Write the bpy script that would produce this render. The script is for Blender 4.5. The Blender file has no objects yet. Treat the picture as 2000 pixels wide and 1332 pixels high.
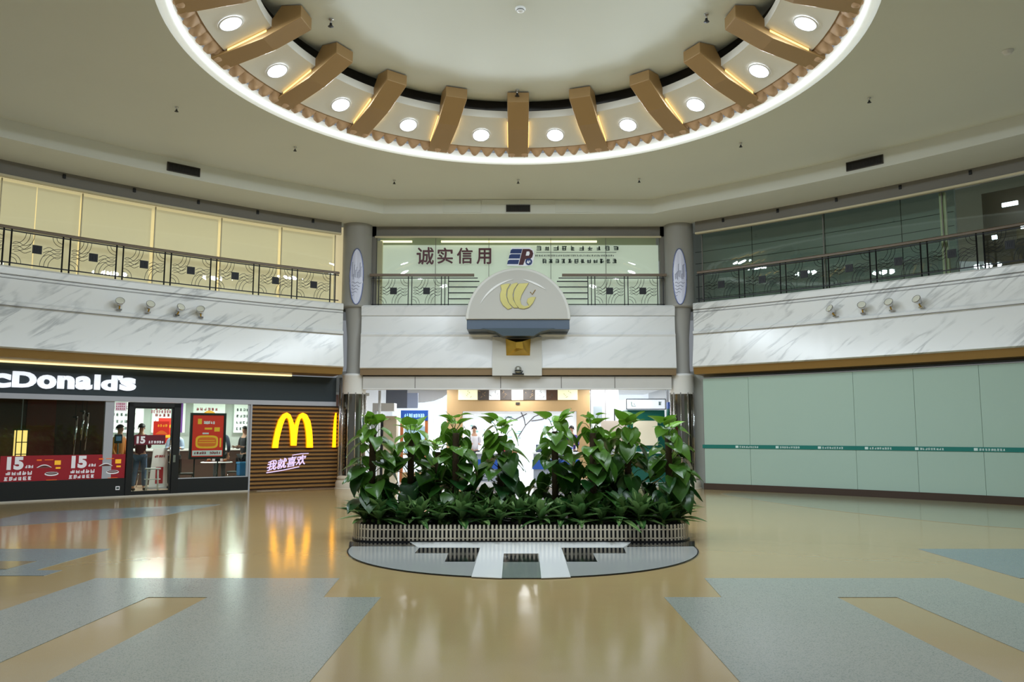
import bpy, bmesh, math, random
from mathutils import Vector, Matrix, Euler
random.seed(11)
PI = math.pi
R = math.radians
sc = bpy.context.scene
COL = sc.collection

# ------------------------------------------------------------------ camera
cam_d = bpy.data.cameras.new('camera')
cam_d.sensor_width = 36.0
cam_d.lens = 36.0 * 1600 / 2000
cam_d.shift_x = -12 / 2000
cam_d.clip_end = 200
cam = bpy.data.objects.new('camera', cam_d)
COL.objects.link(cam)
cam.location = (0, 0, 1.5)
cam.rotation_euler = (R(90) + math.atan(182 / 1600), 0, 0)
sc.camera = cam
# ------------------------------------------------------------------ world, exposure
sc.view_settings.view_transform = 'Standard'
sc.view_settings.look = 'None'
sc.view_settings.gamma = 1
sc.view_settings.use_curve_mapping = False
sc.view_settings.exposure = 0.0
w = bpy.data.worlds.new('world')
sc.world = w
w.use_nodes = True
w.node_tree.nodes['Background'].inputs[0].default_value = (0.86, 0.93, 1.0, 1)
w.node_tree.nodes['Background'].inputs[1].default_value = 0.24

DOWN_W = 90.0        # each downlight
CORR_W = 95.0       # added corridor light panels
SHOP_W = 60.0        # added restaurant light panels

# ------------------------------------------------------------------ helpers
def lin(c):
    return tuple(((v / 255) / 12.92 if v / 255 <= .04045 else ((v / 255 + .055) / 1.055) ** 2.4) for v in c) + (1,)

MATS = {}
def mat(name, col, rough=.5, metal=0., emit=None, es=0., spec=.5, var=0., vscale=3., bump=0., bscale=30., alpha=None, sheen=0, coat=0):
    if name in MATS:
        return MATS[name]
    m = bpy.data.materials.new(name)
    m.use_nodes = True
    nt = m.node_tree
    b = nt.nodes['Principled BSDF']
    c = lin(col)
    b.inputs['Base Color'].default_value = c
    b.inputs['Roughness'].default_value = rough
    b.inputs['Metallic'].default_value = metal
    b.inputs['Specular IOR Level'].default_value = spec
    b.inputs['Coat Weight'].default_value = coat
    if emit:
        b.inputs['Emission Color'].default_value = lin(emit)
        b.inputs['Emission Strength'].default_value = es
    if var or bump:
        tc = nt.nodes.new('ShaderNodeTexCoord')
        nz = nt.nodes.new('ShaderNodeTexNoise')
        nz.inputs['Scale'].default_value = vscale
        nz.inputs['Detail'].default_value = 4
        nt.links.new(tc.outputs['Object'], nz.inputs['Vector'])
        if var:
            mx = nt.nodes.new('ShaderNodeMix')
            mx.data_type = 'RGBA'
            mx.inputs[6].default_value = tuple(max(0, v * (1 - var)) for v in c[:3]) + (1,)
            mx.inputs[7].default_value = tuple(min(1, v * (1 + var)) for v in c[:3]) + (1,)
            nt.links.new(nz.outputs['Fac'], mx.inputs[0])
            nt.links.new(mx.outputs[2], b.inputs['Base Color'])
        if bump:
            n2 = nt.nodes.new('ShaderNodeTexNoise')
            n2.inputs['Scale'].default_value = bscale
            nt.links.new(tc.outputs['Object'], n2.inputs['Vector'])
            bp = nt.nodes.new('ShaderNodeBump')
            bp.inputs['Strength'].default_value = bump
            nt.links.new(n2.outputs['Fac'], bp.inputs['Height'])
            nt.links.new(bp.outputs['Normal'], b.inputs['Normal'])
    MATS[name] = m
    return m

def glass_mat(name, tint=(255, 255, 255), refl=1.0, rough=.01):
    m = bpy.data.materials.new(name)
    m.use_nodes = True
    nt = m.node_tree
    nt.nodes.clear()
    out = nt.nodes.new('ShaderNodeOutputMaterial')
    tr = nt.nodes.new('ShaderNodeBsdfTransparent')
    tr.inputs[0].default_value = lin(tint)
    gl = nt.nodes.new('ShaderNodeBsdfGlossy')
    gl.inputs['Roughness'].default_value = rough
    fr = nt.nodes.new('ShaderNodeFresnel')
    fr.inputs[0].default_value = 1.35
    mu = nt.nodes.new('ShaderNodeMath')
    mu.operation = 'MULTIPLY'
    mu.inputs[1].default_value = refl
    mx = nt.nodes.new('ShaderNodeMixShader')
    nt.links.new(fr.outputs[0], mu.inputs[0])
    nt.links.new(mu.outputs[0], mx.inputs[0])
    nt.links.new(tr.outputs[0], mx.inputs[1])
    nt.links.new(gl.outputs[0], mx.inputs[2])
    nt.links.new(mx.outputs[0], out.inputs[0])
    MATS[name] = m
    return m

def marble_mat(name, base, vein, amount=.55, scale=1.0, rough=.18, tang=(.8, .6)):
    m = bpy.data.materials.new(name)
    m.use_nodes = True
    nt = m.node_tree
    b = nt.nodes['Principled BSDF']
    b.inputs['Roughness'].default_value = rough
    tc = nt.nodes.new('ShaderNodeTexCoord')
    # streaks run diagonally up the wall: long along `sd`, short across it
    tx, ty = tang
    mp = nt.nodes.new('ShaderNodeCombineXYZ')
    for k, (vec, f) in enumerate((((tx * .82, ty * .82, .57), .45), ((-tx * .57, -ty * .57, .82), 2.6), ((-ty, tx, 0), .6))):
        dp = nt.nodes.new('ShaderNodeVectorMath'); dp.operation = 'DOT_PRODUCT'
        dp.inputs[1].default_value = tuple(q * f * scale for q in vec)
        nt.links.new(tc.outputs['Object'], dp.inputs[0]); nt.links.new(dp.outputs['Value'], mp.inputs[k])
    nz = nt.nodes.new('ShaderNodeTexNoise')
    nz.inputs['Scale'].default_value = 1.15
    nz.inputs['Detail'].default_value = 5
    nz.inputs['Distortion'].default_value = .5
    nt.links.new(mp.outputs[0], nz.inputs['Vector'])
    rp = nt.nodes.new('ShaderNodeValToRGB')
    e = rp.color_ramp.elements
    e[0].position = .455; e[0].color = (0, 0, 0, 1)
    e[1].position = .5; e[1].color = (1, 1, 1, 1)
    n = e.new(.56); n.color = (0, 0, 0, 1)
    nt.links.new(nz.outputs['Fac'], rp.inputs[0])
    n3 = nt.nodes.new('ShaderNodeTexNoise')
    n3.inputs['Scale'].default_value = 1.1
    n3.inputs['Detail'].default_value = 3
    nt.links.new(tc.outputs['Object'], n3.inputs['Vector'])
    r3 = nt.nodes.new('ShaderNodeValToRGB')
    r3.color_ramp.elements[0].position = .40
    r3.color_ramp.elements[1].position = .58
    nt.links.new(n3.outputs['Fac'], r3.inputs[0])
    mu = nt.nodes.new('ShaderNodeMath'); mu.operation = 'MULTIPLY'
    nt.links.new(rp.outputs[0], mu.inputs[0]); nt.links.new(r3.outputs[0], mu.inputs[1])
    m2 = nt.nodes.new('ShaderNodeMath'); m2.operation = 'MULTIPLY'; m2.inputs[1].default_value = amount
    nt.links.new(mu.outputs[0], m2.inputs[0])
    mx = nt.nodes.new('ShaderNodeMix'); mx.data_type = 'RGBA'
    mx.inputs[6].default_value = lin(base); mx.inputs[7].default_value = lin(vein)
    nt.links.new(m2.outputs[0], mx.inputs[0])
    nt.links.new(mx.outputs[2], b.inputs['Base Color'])
    MATS[name] = m
    return m

def terrazzo_mat(name, a, bcol, c2, rough=.13, speck=.5, fleck=220):
    m = bpy.data.materials.new(name)
    m.use_nodes = True
    nt = m.node_tree
    b = nt.nodes['Principled BSDF']
    tc = nt.nodes.new('ShaderNodeTexCoord')
    nz = nt.nodes.new('ShaderNodeTexNoise'); nz.inputs['Scale'].default_value = .55; nz.inputs['Detail'].default_value = 5
    nt.links.new(tc.outputs['Object'], nz.inputs['Vector'])
    mx = nt.nodes.new('ShaderNodeMix'); mx.data_type = 'RGBA'
    mx.inputs[6].default_value = lin(a); mx.inputs[7].default_value = lin(bcol)
    nt.links.new(nz.outputs['Fac'], mx.inputs[0])
    n2 = nt.nodes.new('ShaderNodeTexNoise'); n2.inputs['Scale'].default_value = fleck; n2.inputs['Detail'].default_value = 1
    nt.links.new(tc.outputs['Object'], n2.inputs['Vector'])
    rp = nt.nodes.new('ShaderNodeValToRGB')
    rp.color_ramp.elements[0].position = .56; rp.color_ramp.elements[1].position = .64
    nt.links.new(n2.outputs['Fac'], rp.inputs[0])
    ms = nt.nodes.new('ShaderNodeMath'); ms.operation = 'MULTIPLY'; ms.inputs[1].default_value = speck
    nt.links.new(rp.outputs[0], ms.inputs[0])
    m2 = nt.nodes.new('ShaderNodeMix'); m2.data_type = 'RGBA'
    nt.links.new(ms.outputs[0], m2.inputs[0]); nt.links.new(mx.outputs[2], m2.inputs[6]); m2.inputs[7].default_value = lin(c2)
    nt.links.new(m2.outputs[2], b.inputs['Base Color'])
    b.inputs['Roughness'].default_value = rough
    b.inputs['Specular IOR Level'].default_value = .75
    n4 = nt.nodes.new('ShaderNodeTexNoise'); n4.inputs['Scale'].default_value = 2.2; n4.inputs['Detail'].default_value = 2
    nt.links.new(tc.outputs['Object'], n4.inputs['Vector'])
    bp = nt.nodes.new('ShaderNodeBump'); bp.inputs['Strength'].default_value = .035; bp.inputs['Distance'].default_value = .05
    nt.links.new(n4.outputs['Fac'], bp.inputs['Height']); nt.links.new(bp.outputs['Normal'], b.inputs['Normal'])
    MATS[name] = m
    return m

class MB:
    def __init__(s):
        s.v = []; s.f = []; s.t = []
        s.tint = 0.
    def add(s, vs, fs):
        n = len(s.v)
        s.v += [tuple(v) for v in vs]
        s.f += [tuple(i + n for i in f) for f in fs]
        s.t += [s.tint] * len(vs)
        return s
    def box(s, x0, x1, y0, y1, z0, z1, M=None):
        vs = [(x, y, z) for x in (x0, x1) for y in (y0, y1) for z in (z0, z1)]
        if M: vs = [M @ Vector(v) for v in vs]
        return s.add(vs, [(0, 1, 3, 2), (4, 6, 7, 5), (0, 4, 5, 1), (2, 3, 7, 6), (0, 2, 6, 4), (1, 5, 7, 3)])
    def prism(s, pts, y0, y1, M=None):
        """polygon in xz extruded along y"""
        n = len(pts)
        vs = [(p[0], y0, p[1]) for p in pts] + [(p[0], y1, p[1]) for p in pts]
        if M: vs = [M @ Vector(v) for v in vs]
        return s.add(vs, [tuple(range(n)), tuple(range(2 * n - 1, n - 1, -1))] + [(i, i + n, (i + 1) % n + n, (i + 1) % n) for i in range(n)])
    def slab(s, pts, z0, z1):
        n = len(pts)
        vs = [(p[0], p[1], z0) for p in pts] + [(p[0], p[1], z1) for p in pts]
        return s.add(vs, [tuple(range(n - 1, -1, -1)), tuple(range(n, 2 * n))] + [(i, (i + 1) % n, (i + 1) % n + n, i + n) for i in range(n)])
    def lathe(s, prof, n=32, c=(0, 0, 0), a0=0., a1=2 * PI, sx=1., sy=1.):
        full = abs(a1 - a0 - 2 * PI) < 1e-6
        m = n if full else n + 1
        vs = []
        for i in range(m):
            a = a0 + (a1 - a0) * i / n
            for r, z in prof:
                vs.append((c[0] + sx * r * math.cos(a), c[1] + sy * r * math.sin(a), c[2] + z))
        k = len(prof); fs = []
        for i in range(n):
            j = (i + 1) % m
            for q in range(k - 1):
                fs.append((i * k + q, j * k + q, j * k + q + 1, i * k + q + 1))
        return s.add(vs, fs)
    def tube(s, pts, r, n=8, taper=None, cap=True):
        pts = [Vector(p) for p in pts]
        vs = []; L = len(pts)
        for i, p in enumerate(pts):
            d = (pts[min(i + 1, L - 1)] - pts[max(i - 1, 0)])
            if d.length < 1e-9: d = Vector((0, 0, 1))
            d.normalize()
            u = d.cross(Vector((0, 0, 1)))
            if u.length < .05: u = d.cross(Vector((0, 1, 0)))
            u.normalize(); w_ = d.cross(u)
            rr = r if taper is None else r + (taper - r) * i / (L - 1)
            for k in range(n):
                a = 2 * PI * k / n
                vs.append(p + (u * math.cos(a) + w_ * math.sin(a)) * rr)
        fs = [(i * n + k, i * n + (k + 1) % n, (i + 1) * n + (k + 1) % n, (i + 1) * n + k) for i in range(L - 1) for k in range(n)]
        if cap: fs += [tuple(range(n - 1, -1, -1)), tuple(range((L - 1) * n, L * n))]
        return s.add(vs, fs)
    def build(s, name, m, parent=None, smooth=False, loc=None, bevel=0, tint=False, mats=None):
        me = bpy.data.meshes.new(name)
        me.from_pydata(s.v, [], s.f)
        if tint:
            at = me.attributes.new('tint', 'FLOAT', 'POINT')
            at.data.foreach_set('value', s.t)
        bm = bmesh.new(); bm.from_mesh(me)
        bmesh.ops.recalc_face_normals(bm, faces=bm.faces)
        bm.to_mesh(me); bm.free()
        o = bpy.data.objects.new(name, me)
        COL.objects.link(o)
        if isinstance(m, (list, tuple)):
            for q in m: me.materials.append(q)
        else: me.materials.append(m)
        if smooth:
            for p in me.polygons: p.use_smooth = True
            if smooth == 'auto':
                md = o.modifiers.new('es', 'EDGE_SPLIT'); md.split_angle = R(35)
        if bevel:
            md = o.modifiers.new('bv', 'BEVEL'); md.width = bevel; md.segments = 2; md.limit_method = 'ANGLE'
        if parent: o.parent = parent
        if loc: o.location = loc
        return o

def empty(name, loc=(0, 0, 0), rz=0.):
    o = bpy.data.objects.new(name, None)
    o.empty_display_size = .1
    COL.objects.link(o); o.location = loc; o.rotation_euler = (0, 0, rz)
    return o
def tag(o, label=None, cat=None, group=None, kind=None):
    if label: o['label'] = label
    if cat: o['category'] = cat
    if group: o['group'] = group
    if kind: o['kind'] = kind
    return o
def struct(o, label=None, cat='structure'):
    o['kind'] = 'structure'
    if label: o['label'] = label; o['category'] = cat
    return o
def kids(o):
    return [c for c in COL.objects if c.parent == o]
def copy_tree(o, parent=None):
    c = o.copy(); COL.objects.link(c); c.parent = parent
    for ch in kids(o): copy_tree(ch, c)
    return c
ORD = ['first', 'second', 'third', 'fourth', 'fifth', 'sixth', 'seventh', 'eighth', 'ninth', 'tenth', 'eleventh', 'twelfth', 'thirteenth', 'fourteenth', 'fifteenth', 'sixteenth', 'seventeenth', 'eighteenth', 'nineteenth', 'twentieth']

def text_mesh(body, size, extrude=.01, offset=0., shear=0.):
    cu = bpy.data.curves.new('lettering', 'FONT')
    cu.body = body; cu.size = size; cu.extrude = extrude; cu.offset = offset; cu.shear = shear
    cu.align_x = 'LEFT'; cu.resolution_u = 4
    o = bpy.data.objects.new('lettering', cu)
    COL.objects.link(o)
    dg = bpy.context.evaluated_depsgraph_get()
    me = bpy.data.meshes.new_from_object(o.evaluated_get(dg))
    COL.objects.unlink(o)
    bpy.data.objects.remove(o)
    me.transform(Matrix.Rotation(R(90), 4, 'X'))
    return me
def text_obj(name, body, size, m, parent, loc, extrude=.01, offset=0., shear=0., fitw=None, fith=None, fat=0.):
    """lettering mesh, lower left corner at loc, facing -y"""
    me = text_mesh(body, size, extrude, offset, shear)
    if len(me.vertices):
        xs = [v.co.x for v in me.vertices]; zs = [v.co.z for v in me.vertices]; ys = [v.co.y for v in me.vertices]
        kx = fitw / (max(xs) - min(xs)) if fitw else 1; kz = fith / (max(zs) - min(zs)) if fith else 1
        if fitw and not fith: kz = kx
        if fith and not fitw: kx = kz
        for v in me.vertices:
            v.co = ((v.co.x - min(xs)) * kx, v.co.y - max(ys), (v.co.z - min(zs)) * kz)
    if fat:
        bm = bmesh.new(); bm.from_mesh(me); src = list(bm.verts) + list(bm.edges) + list(bm.faces)
        for dx, dz in ((fat, 0), (-fat, 0), (0, fat), (0, -fat)):
            d_ = bmesh.ops.duplicate(bm, geom=src)
            bmesh.ops.translate(bm, vec=(dx, -.0004 * (1 + (dx > 0) + 2 * (dz > 0)), dz), verts=[q for q in d_['geom'] if isinstance(q, bmesh.types.BMVert)])
        bm.to_mesh(me); bm.free()
    o = bpy.data.objects.new(name, me); COL.objects.link(o)
    me.materials.clear(); me.materials.append(m)
    o.parent = parent; o.location = loc
    return o

def glyphs(mb, x0, z0, n, w_, h, gap, y, seed=0, th=.12, M=None):
    """a row of small blocky marks, as illegible as the photo shows them"""
    rg = random.Random(seed)
    for i in range(n):
        gx = x0 + i * (w_ + gap)
        t = th * h
        for k in range(rg.choice((2, 3, 3))):
            z = z0 + h * (k + rg.uniform(.05, .35)) / 3
            mb.box(gx + w_ * rg.uniform(0, .15), gx + w_ * rg.uniform(.75, 1), y - .004, y, z, z + t, M)
        for k in range(rg.choice((1, 2, 2))):
            x = gx + w_ * rg.uniform(.05, .85)
            mb.box(x, x + t, y - .004, y, z0 + h * rg.uniform(0, .2), z0 + h * rg.uniform(.8, 1), M)

# ------------------------------------------------------------------ wall paths (two curved side walls, seen from the hall)
PATH = {}
def mkpath(side, x0, y0, h0, k):
    ds = .05; pts = []; hs = []
    x, y = x0, y0
    for i in range(560):
        s = i * ds
        hb = h0 + k * min(s, 9.0); h = R(hb + (88 - hb) * min(1, max(0, (s - 9.45) / 2.6)))
        pts.append((x, y)); hs.append(h)
        x -= math.cos(h) * ds; y -= math.sin(h) * ds
    PATH[side] = (ds, pts, hs)
mkpath('L', -4.95, 22.8, 33, 1.75)
mkpath('R', -4.95, 22.75, 36, 1.6)
def wp(side, s, off=0., z=0.):
    ds, pts, hs = PATH[side]
    sg = 1 if side == 'L' else -1
    if s < 0:
        h = hs[0]; x, y = pts[0]; x += math.cos(h) * -s; y += math.sin(h) * -s
    else:
        i = min(int(s / ds), len(pts) - 2); t = s / ds - i
        x = pts[i][0] * (1 - t) + pts[i + 1][0] * t; y = pts[i][1] * (1 - t) + pts[i + 1][1] * t
        h = hs[i] * (1 - t) + hs[i + 1] * t
    x += off * math.sin(h); y -= off * math.cos(h)
    return Vector((sg * x, y, z)), sg * h
def wall_matrix(side, s, off=0., z=0.):
    p, h = wp(side, s, off, z)
    return Matrix.Translation(p) @ Matrix.Rotation(h, 4, 'Z')
def place(o, side, s, off=0., z=0.):
    p, h = wp(side, s, off, z)
    o.location = p; o.rotation_euler = (0, 0, h)
    return o
def srange(s0, s1, st=.35):
    n = max(1, int(math.ceil((s1 - s0) / st)))
    r = [s0 + (s1 - s0) * i / n for i in range(n + 1)]
    return r
def sweep(side, s0, s1, prof, mb=None, st=.35):
    """closed profile of (off, z) run along a side wall"""
    mb = mb or MB()
    ss = srange(s0, s1, st); n = len(prof); vs = []
    for s in ss:
        for off, z in prof: vs.append(wp(side, s, off, z)[0])
    fs = [(i * n + k, i * n + (k + 1) % n, (i + 1) * n + (k + 1) % n, (i + 1) * n + k) for i in range(len(ss) - 1) for k in range(n)]
    fs += [tuple(range(n)), tuple(range(len(vs) - 1, len(vs) - n - 1, -1))]
    return mb.add(vs, fs)
def rect(o0, o1, z0, z1): return [(o0, z0), (o1, z0), (o1, z1), (o0, z1)]

# ------------------------------------------------------------------ materials
M_ceil = mat('ceiling_paint', (228, 231, 222), .7, var=.03, vscale=.6)
M_soffit = mat('soffit_paint', (230, 232, 224), .7)
M_lintel = mat('grey_lintel', (128, 125, 118), .5, var=.08, vscale=1.5)
M_col = mat('column_grey', (168, 167, 163), .45, var=.03)
M_marble = marble_mat('veined_marble', (238, 240, 240), (128, 136, 142), .5)
M_marbleR = marble_mat('veined_marble_right', (238, 240, 240), (132, 136, 138), .5, tang=(.8, -.6))
M_marble2 = marble_mat('pale_marble', (238, 240, 242), (205, 210, 214), .35)
M_bronze = mat('bronze_soffit', (150, 118, 66), .35, .35)
M_rail_top = mat('handrail_wood', (112, 92, 66), .35)
M_black = mat('black_iron', (28, 30, 33), .45, .3)
M_tan = terrazzo_mat('tan_terrazzo', (184, 156, 106), (168, 148, 108), (206, 188, 150), .13, .25)
M_grey = terrazzo_mat('grey_terrazzo', (150, 157, 151), (162, 163, 152), (76, 90, 92), .2, .55, 120)
M_greyblue = terrazzo_mat('blue_grey_terrazzo', (118, 134, 138), (138, 148, 146), (76, 92, 96), .22, .5, 120)
M_olive = terrazzo_mat('olive_terrazzo', (158, 150, 118), (148, 146, 122), (190, 182, 152), .15, .25)
M_disc = mat('medallion_grey', (160, 163, 161), .12, var=.04, vscale=2)
M_white_st = mat('medallion_white', (232, 234, 234), .12)
M_black_st = mat('medallion_black', (24, 26, 30), .08)
M_glass = glass_mat('clear_glass', (235, 245, 240), 1.0)
M_chrome = mat('chrome', (205, 205, 208), .12, 1.)
M_mirror = mat('mirror_cladding', (150, 145, 132), .08, 1., bump=.25, bscale=2.5)
M_white = mat('white_paint', (235, 235, 233), .45)
M_led = mat('led_white', (255, 255, 255), .5, emit=(225, 235, 255), es=9.)
M_cove = mat('lit_cove', (240, 242, 240), .5, emit=(238, 246, 240), es=.5)
M_beam = mat('bronze_bracket_paint', (158, 126, 80), .42, .15, var=.05, vscale=2)
M_warm = mat('warm_led', (255, 220, 150), .5, emit=(255, 205, 110), es=2.2)
M_shell = mat('shell_plaster', (186, 152, 116), .6, var=.12, vscale=4)
M_panel_w = mat('panel_white', (235, 232, 222), .6)
M_dark = mat('dark_void', (34, 34, 34), .8)
M_gold = mat('gold_leaf', (188, 178, 112), .3, .6, bump=.9, bscale=9)
M_gold_d = mat('gold_brass', (196, 156, 62), .25, .85)
M_vent = mat('vent_dark', (58, 52, 44), .5, .3)

# ================================================================== FLOOR
mb = MB(); mb.box(-26, 26, -6, 40, -.2, 0)
floor = struct(mb.build('floor', M_tan), 'polished tan terrazzo floor with blue-grey inlaid shapes', 'floor')
def inlay(name, pts, m, z=.004, th=.006, label=None):
    o = MB().slab(pts, z - th, z).build(name, m, floor)
    if label: o['label'] = label
    return o
def sm(pts, it=2):
    for _ in range(it):
        q = []
        for i in range(len(pts)):
            a = pts[i]; b = pts[(i + 1) % len(pts)]
            q += [(a[0] * .8 + b[0] * .2, a[1] * .8 + b[1] * .2), (a[0] * .2 + b[0] * .8, a[1] * .2 + b[1] * .8)]
        pts = q
    return pts
# the broad grey wing on each side, cut by a tan tongue
INLAYS = [('grey_wing', [(1.95, 8.8), (4.5, 8.8), (4.5, 3), (3.5, 3), (3.5, 7.79), (2.95, 7.79), (2.95, 3), (1.35, 3), (1.35, 7.79), (1.88, 7.79)], 'g'), ('grey_wing', [(-1.8699999999999999, 8.8), (-4.42, 8.8), (-4.42, 3), (-3.42, 3), (-3.42, 7.79), (-2.87, 7.79), (-2.87, 3), (-1.27, 3), (-1.27, 7.79), (-1.7999999999999998, 7.79)], 'g'), ('blue_band', [(5.25, 11), (8, 11), (8, 8.8), (5.25, 8.8)], 'b'), ('blue_band', [(-5.05, 8.95), (-5.05, 9.3), (-5.35, 9.3), (-5.35, 11), (-9, 11), (-9, 8.95)], 'b'), ('brown_notch', [(-5.7, 9.35), (-5.7, 9.93), (-9, 9.93), (-9, 9.35)], 'd'), ('grey_band', [(-9.4, 16.2), (-6.4, 17.9), (-6.6, 15.4), (-9.0, 13.2)], 'b'), ('olive_zone', [(4.8, 22.0), (5.9, 17.0), (7.8, 13.2), (10.8, 12.0), (11.3, 15.8), (9.2, 20.2)], 'o')]
for nm, pts, mk in INLAYS:
    if nm in ('grey_zone', 'olive_zone'): pts = sm(pts)
    inlay(nm, pts, {'o': M_olive, 'g': M_grey, 'b': M_greyblue, 't': M_tan, 'd': mat('inlay_brown', (150, 138, 112), .15)}[mk], {'d': .008}.get(mk, .004))

# the round medallion the planter stands on
DC = (.06, 11.2); DR = 2.4
mb = MB(); mb.lathe([(0, 0), (DR, 0), (DR, .012), (0, .012)], 96, (DC[0], DC[1], 0), sx=.95)
med = mb.build('floor_medallion', M_disc)
tag(med, 'round grey stone medallion with black and white inlay under the planter', 'floor medallion', kind='structure')
MB().lathe([(DR, 0), (DR + .02, 0), (DR + .02, .013), (DR, .013)], 96, (DC[0], DC[1], 0), sx=.95).build('medallion_rim', M_black_st, med)
MED = [('medallion_white', [(-1.51, 11.61), (1.57, 11.61), (1.39, 11.06), (0.57, 11.03), (0.55, 8.8), (0.24, 8.74), (0.26, 10.5), (-0.18, 10.5), (-0.17, 8.74), (-0.49, 8.82), (-0.5, 11.03), (-1.32, 11.06)], 'w'), ('medallion_black', [(-1.3, 11.03), (-0.5, 11.03), (-0.51, 9.85), (-0.86, 9.85), (-0.88, 10.54), (-1.3, 10.55)], 'k'), ('medallion_black', [(0.57, 11.03), (1.39, 11.03), (1.36, 10.54), (0.94, 10.54), (0.93, 9.85), (0.57, 9.85)], 'k'), ('medallion_black', [(-0.18, 10.5), (0.25, 10.5), (0.24, 9.83), (-0.18, 9.83)], 'k'), ('medallion_mid', [(-0.18, 9.82), (0.25, 9.82), (0.24, 8.76), (-0.17, 8.76)], 'm'), ('medallion_black', [(-2.35, 11.67), (-1.48, 11.57), (-1.35, 11.18), (-2.26, 11.18)], 'k'), ('medallion_black', [(1.57, 11.61), (2.47, 11.71), (2.36, 11.18), (1.44, 11.12)], 'k')]
for nm, pts, mk in MED:
    MB().slab(pts, .008, .015 if mk == 'w' else .014).build(nm, {'w': M_white_st, 'k': M_black_st, 'm': mat('medallion_mid', (120, 128, 124), .12)}[mk], med)

# ================================================================== CEILING AND DOME
CY = 13.1; EY = 1.05
def ell(a, th):   # th = 0 towards the back wall
    return (a * math.sin(th), CY + EY * a * math.cos(th))
ZC = 7.9
mb = MB(); N = 96; vs = []
for i in range(N):
    th = 2 * PI * i / N
    x, y = ell(5.5, th); vs.append((x, y, ZC))
    x, y = math.sin(th) * 27, 13 + math.cos(th) * 27
    y = min(y, 30); vs.append((x, max(y, -6), ZC))
    vs.append((x, max(y, -6), ZC + .1)); x, y = ell(5.5, th); vs.append((x, y, ZC + .1))
fs = []
for i in range(N):
    j = (i + 1) % N
    for k in range(4): fs.append((i * 4 + k, j * 4 + k, j * 4 + (k + 1) % 4, i * 4 + (k + 1) % 4))
mb.add(vs, fs)
ceiling = struct(mb.build('ceiling', M_ceil), 'pale plaster ceiling with a large round recess', 'ceiling')
def ering(prof, n=120, seg=None):
    """profile of (radius, z) run round the oval recess"""
    mb = MB(); vs = []
    for i in range(n):
        th = 2 * PI * i / n
        for r, z in prof:
            x, y = ell(r, th); vs.append((x, y, z))
    k = len(prof); fs = []
    for i in range(n):
        j = (i + 1) % n
        for q in range(k - 1): fs.append((i * k + q, j * k + q, j * k + q + 1, i * k + q + 1))
    return mb.add(vs, fs)
ering([(5.52, ZC - .02), (5.46, ZC - .025), (5.42, ZC + .01), (5.40, ZC + .10), (5.42, ZC + .20), (5.5, ZC + .24), (5.6, ZC + .24), (5.6, ZC), (5.52, ZC - .02)]).build('lit_cove_ring', M_cove, ceiling, True)
ering([(5.40, 8.16), (5.1, 8.22), (5.1, 8.4), (5.6, 8.4)]).build('frieze_backing', mat('frieze_pale', (206, 184, 162), .6), ceiling)
# scalloped plaster frieze: one continuous moulded band
mb = MB(); nsh = 114; sub = 8; vs = []; prof_n = 5
for i in range(nsh * sub):
    th = 2 * PI * i / (nsh * sub)
    u = (i % sub) / sub
    lobe = abs(math.sin(PI * u))
    for q in range(prof_n):
        t = q / (prof_n - 1)
        r = 5.14 + (.13 + .15 * lobe) * t
        z = 8.19 - .19 * math.sin(PI * min(1, t * .8)) * (.25 + .75 * lobe) - .03 * t
        x, y = ell(r, th); vs.append((x, y, z))
fs = []
T = nsh * sub
for i in range(T):
    j = (i + 1) % T
    for q in range(prof_n - 1): fs.append((i * prof_n + q, j * prof_n + q, j * prof_n + q + 1, i * prof_n + q + 1))
mb.add(vs, fs); mb.build('scalloped_frieze', M_shell, ceiling, True)
ering([(5.14, 8.19), (5.14, 8.14), (4.3, 8.5), (4.28, 8.5), (4.28, 8.66), (4.36, 8.66)]).build('sloping_panel_ring', M_panel_w, ceiling, 'auto')
ering([(4.36, 8.66), (4.85, 8.67), (4.85, 9.2), (4.2, 9.2)]).build('shadow_gap', M_lintel, ceiling)
ering([(4.2, 9.2), (4.5, 9.14), (4.52, 9.04), (4.46, 8.96), (4.3, 8.91), (4.1, 8.89), (3.9, 8.885), (0.001, 8.885)]).build('inner_ceiling', M_ceil, ceiling, 'auto')

# bronze brackets round the ring
BEAM_DEG = [0, 19.6, 40, 61, 82, 103, 124, 146]      # the ring is set out a little wider towards the sides
LAMP_DEG = [10.2, 30.5, 50.3, 71.3, 92, 113, 134, 157]
NB = 15
bp = [(5.37, 8.0), (4.42, 8.30), (3.74, 8.64), (3.74, 8.86), (4.1, 8.88), (4.27, 8.64), (4.29, 8.48), (5.13, 8.12), (5.37, 8.15)]
def make_bracket():
    root = empty('ceiling_bracket')
    b = MB(); hw = .235
    vs = [(r, -hw, z) for r, z in bp] + [(r, hw, z) for r, z in bp]; n = len(bp)
    b.add(vs, [tuple(range(n)), tuple(range(2 * n - 1, n - 1, -1))] + [(i, i + n, (i + 1) % n + n, (i + 1) % n) for i in range(n)])
    b.build('bracket_body', M_beam, root, bevel=.012)
    for sg in (-1, 1):
        q = MB(); q.add([(4.36, sg * .234, 8.45), (5.06, sg * .234, 8.15), (5.06, sg * .243, 8.15), (4.36, sg * .243, 8.45),
                         (4.36, sg * .234, 8.415), (5.06, sg * .234, 8.12), (5.06, sg * .243, 8.12), (4.36, sg * .243, 8.415)],
                        [(0, 1, 2, 3), (4, 7, 6, 5), (0, 4, 5, 1), (3, 2, 6, 7), (0, 3, 7, 4), (1, 5, 6, 2)])
        q.build('light_strip', M_warm, root)
    return root
proto = make_bracket()
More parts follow.
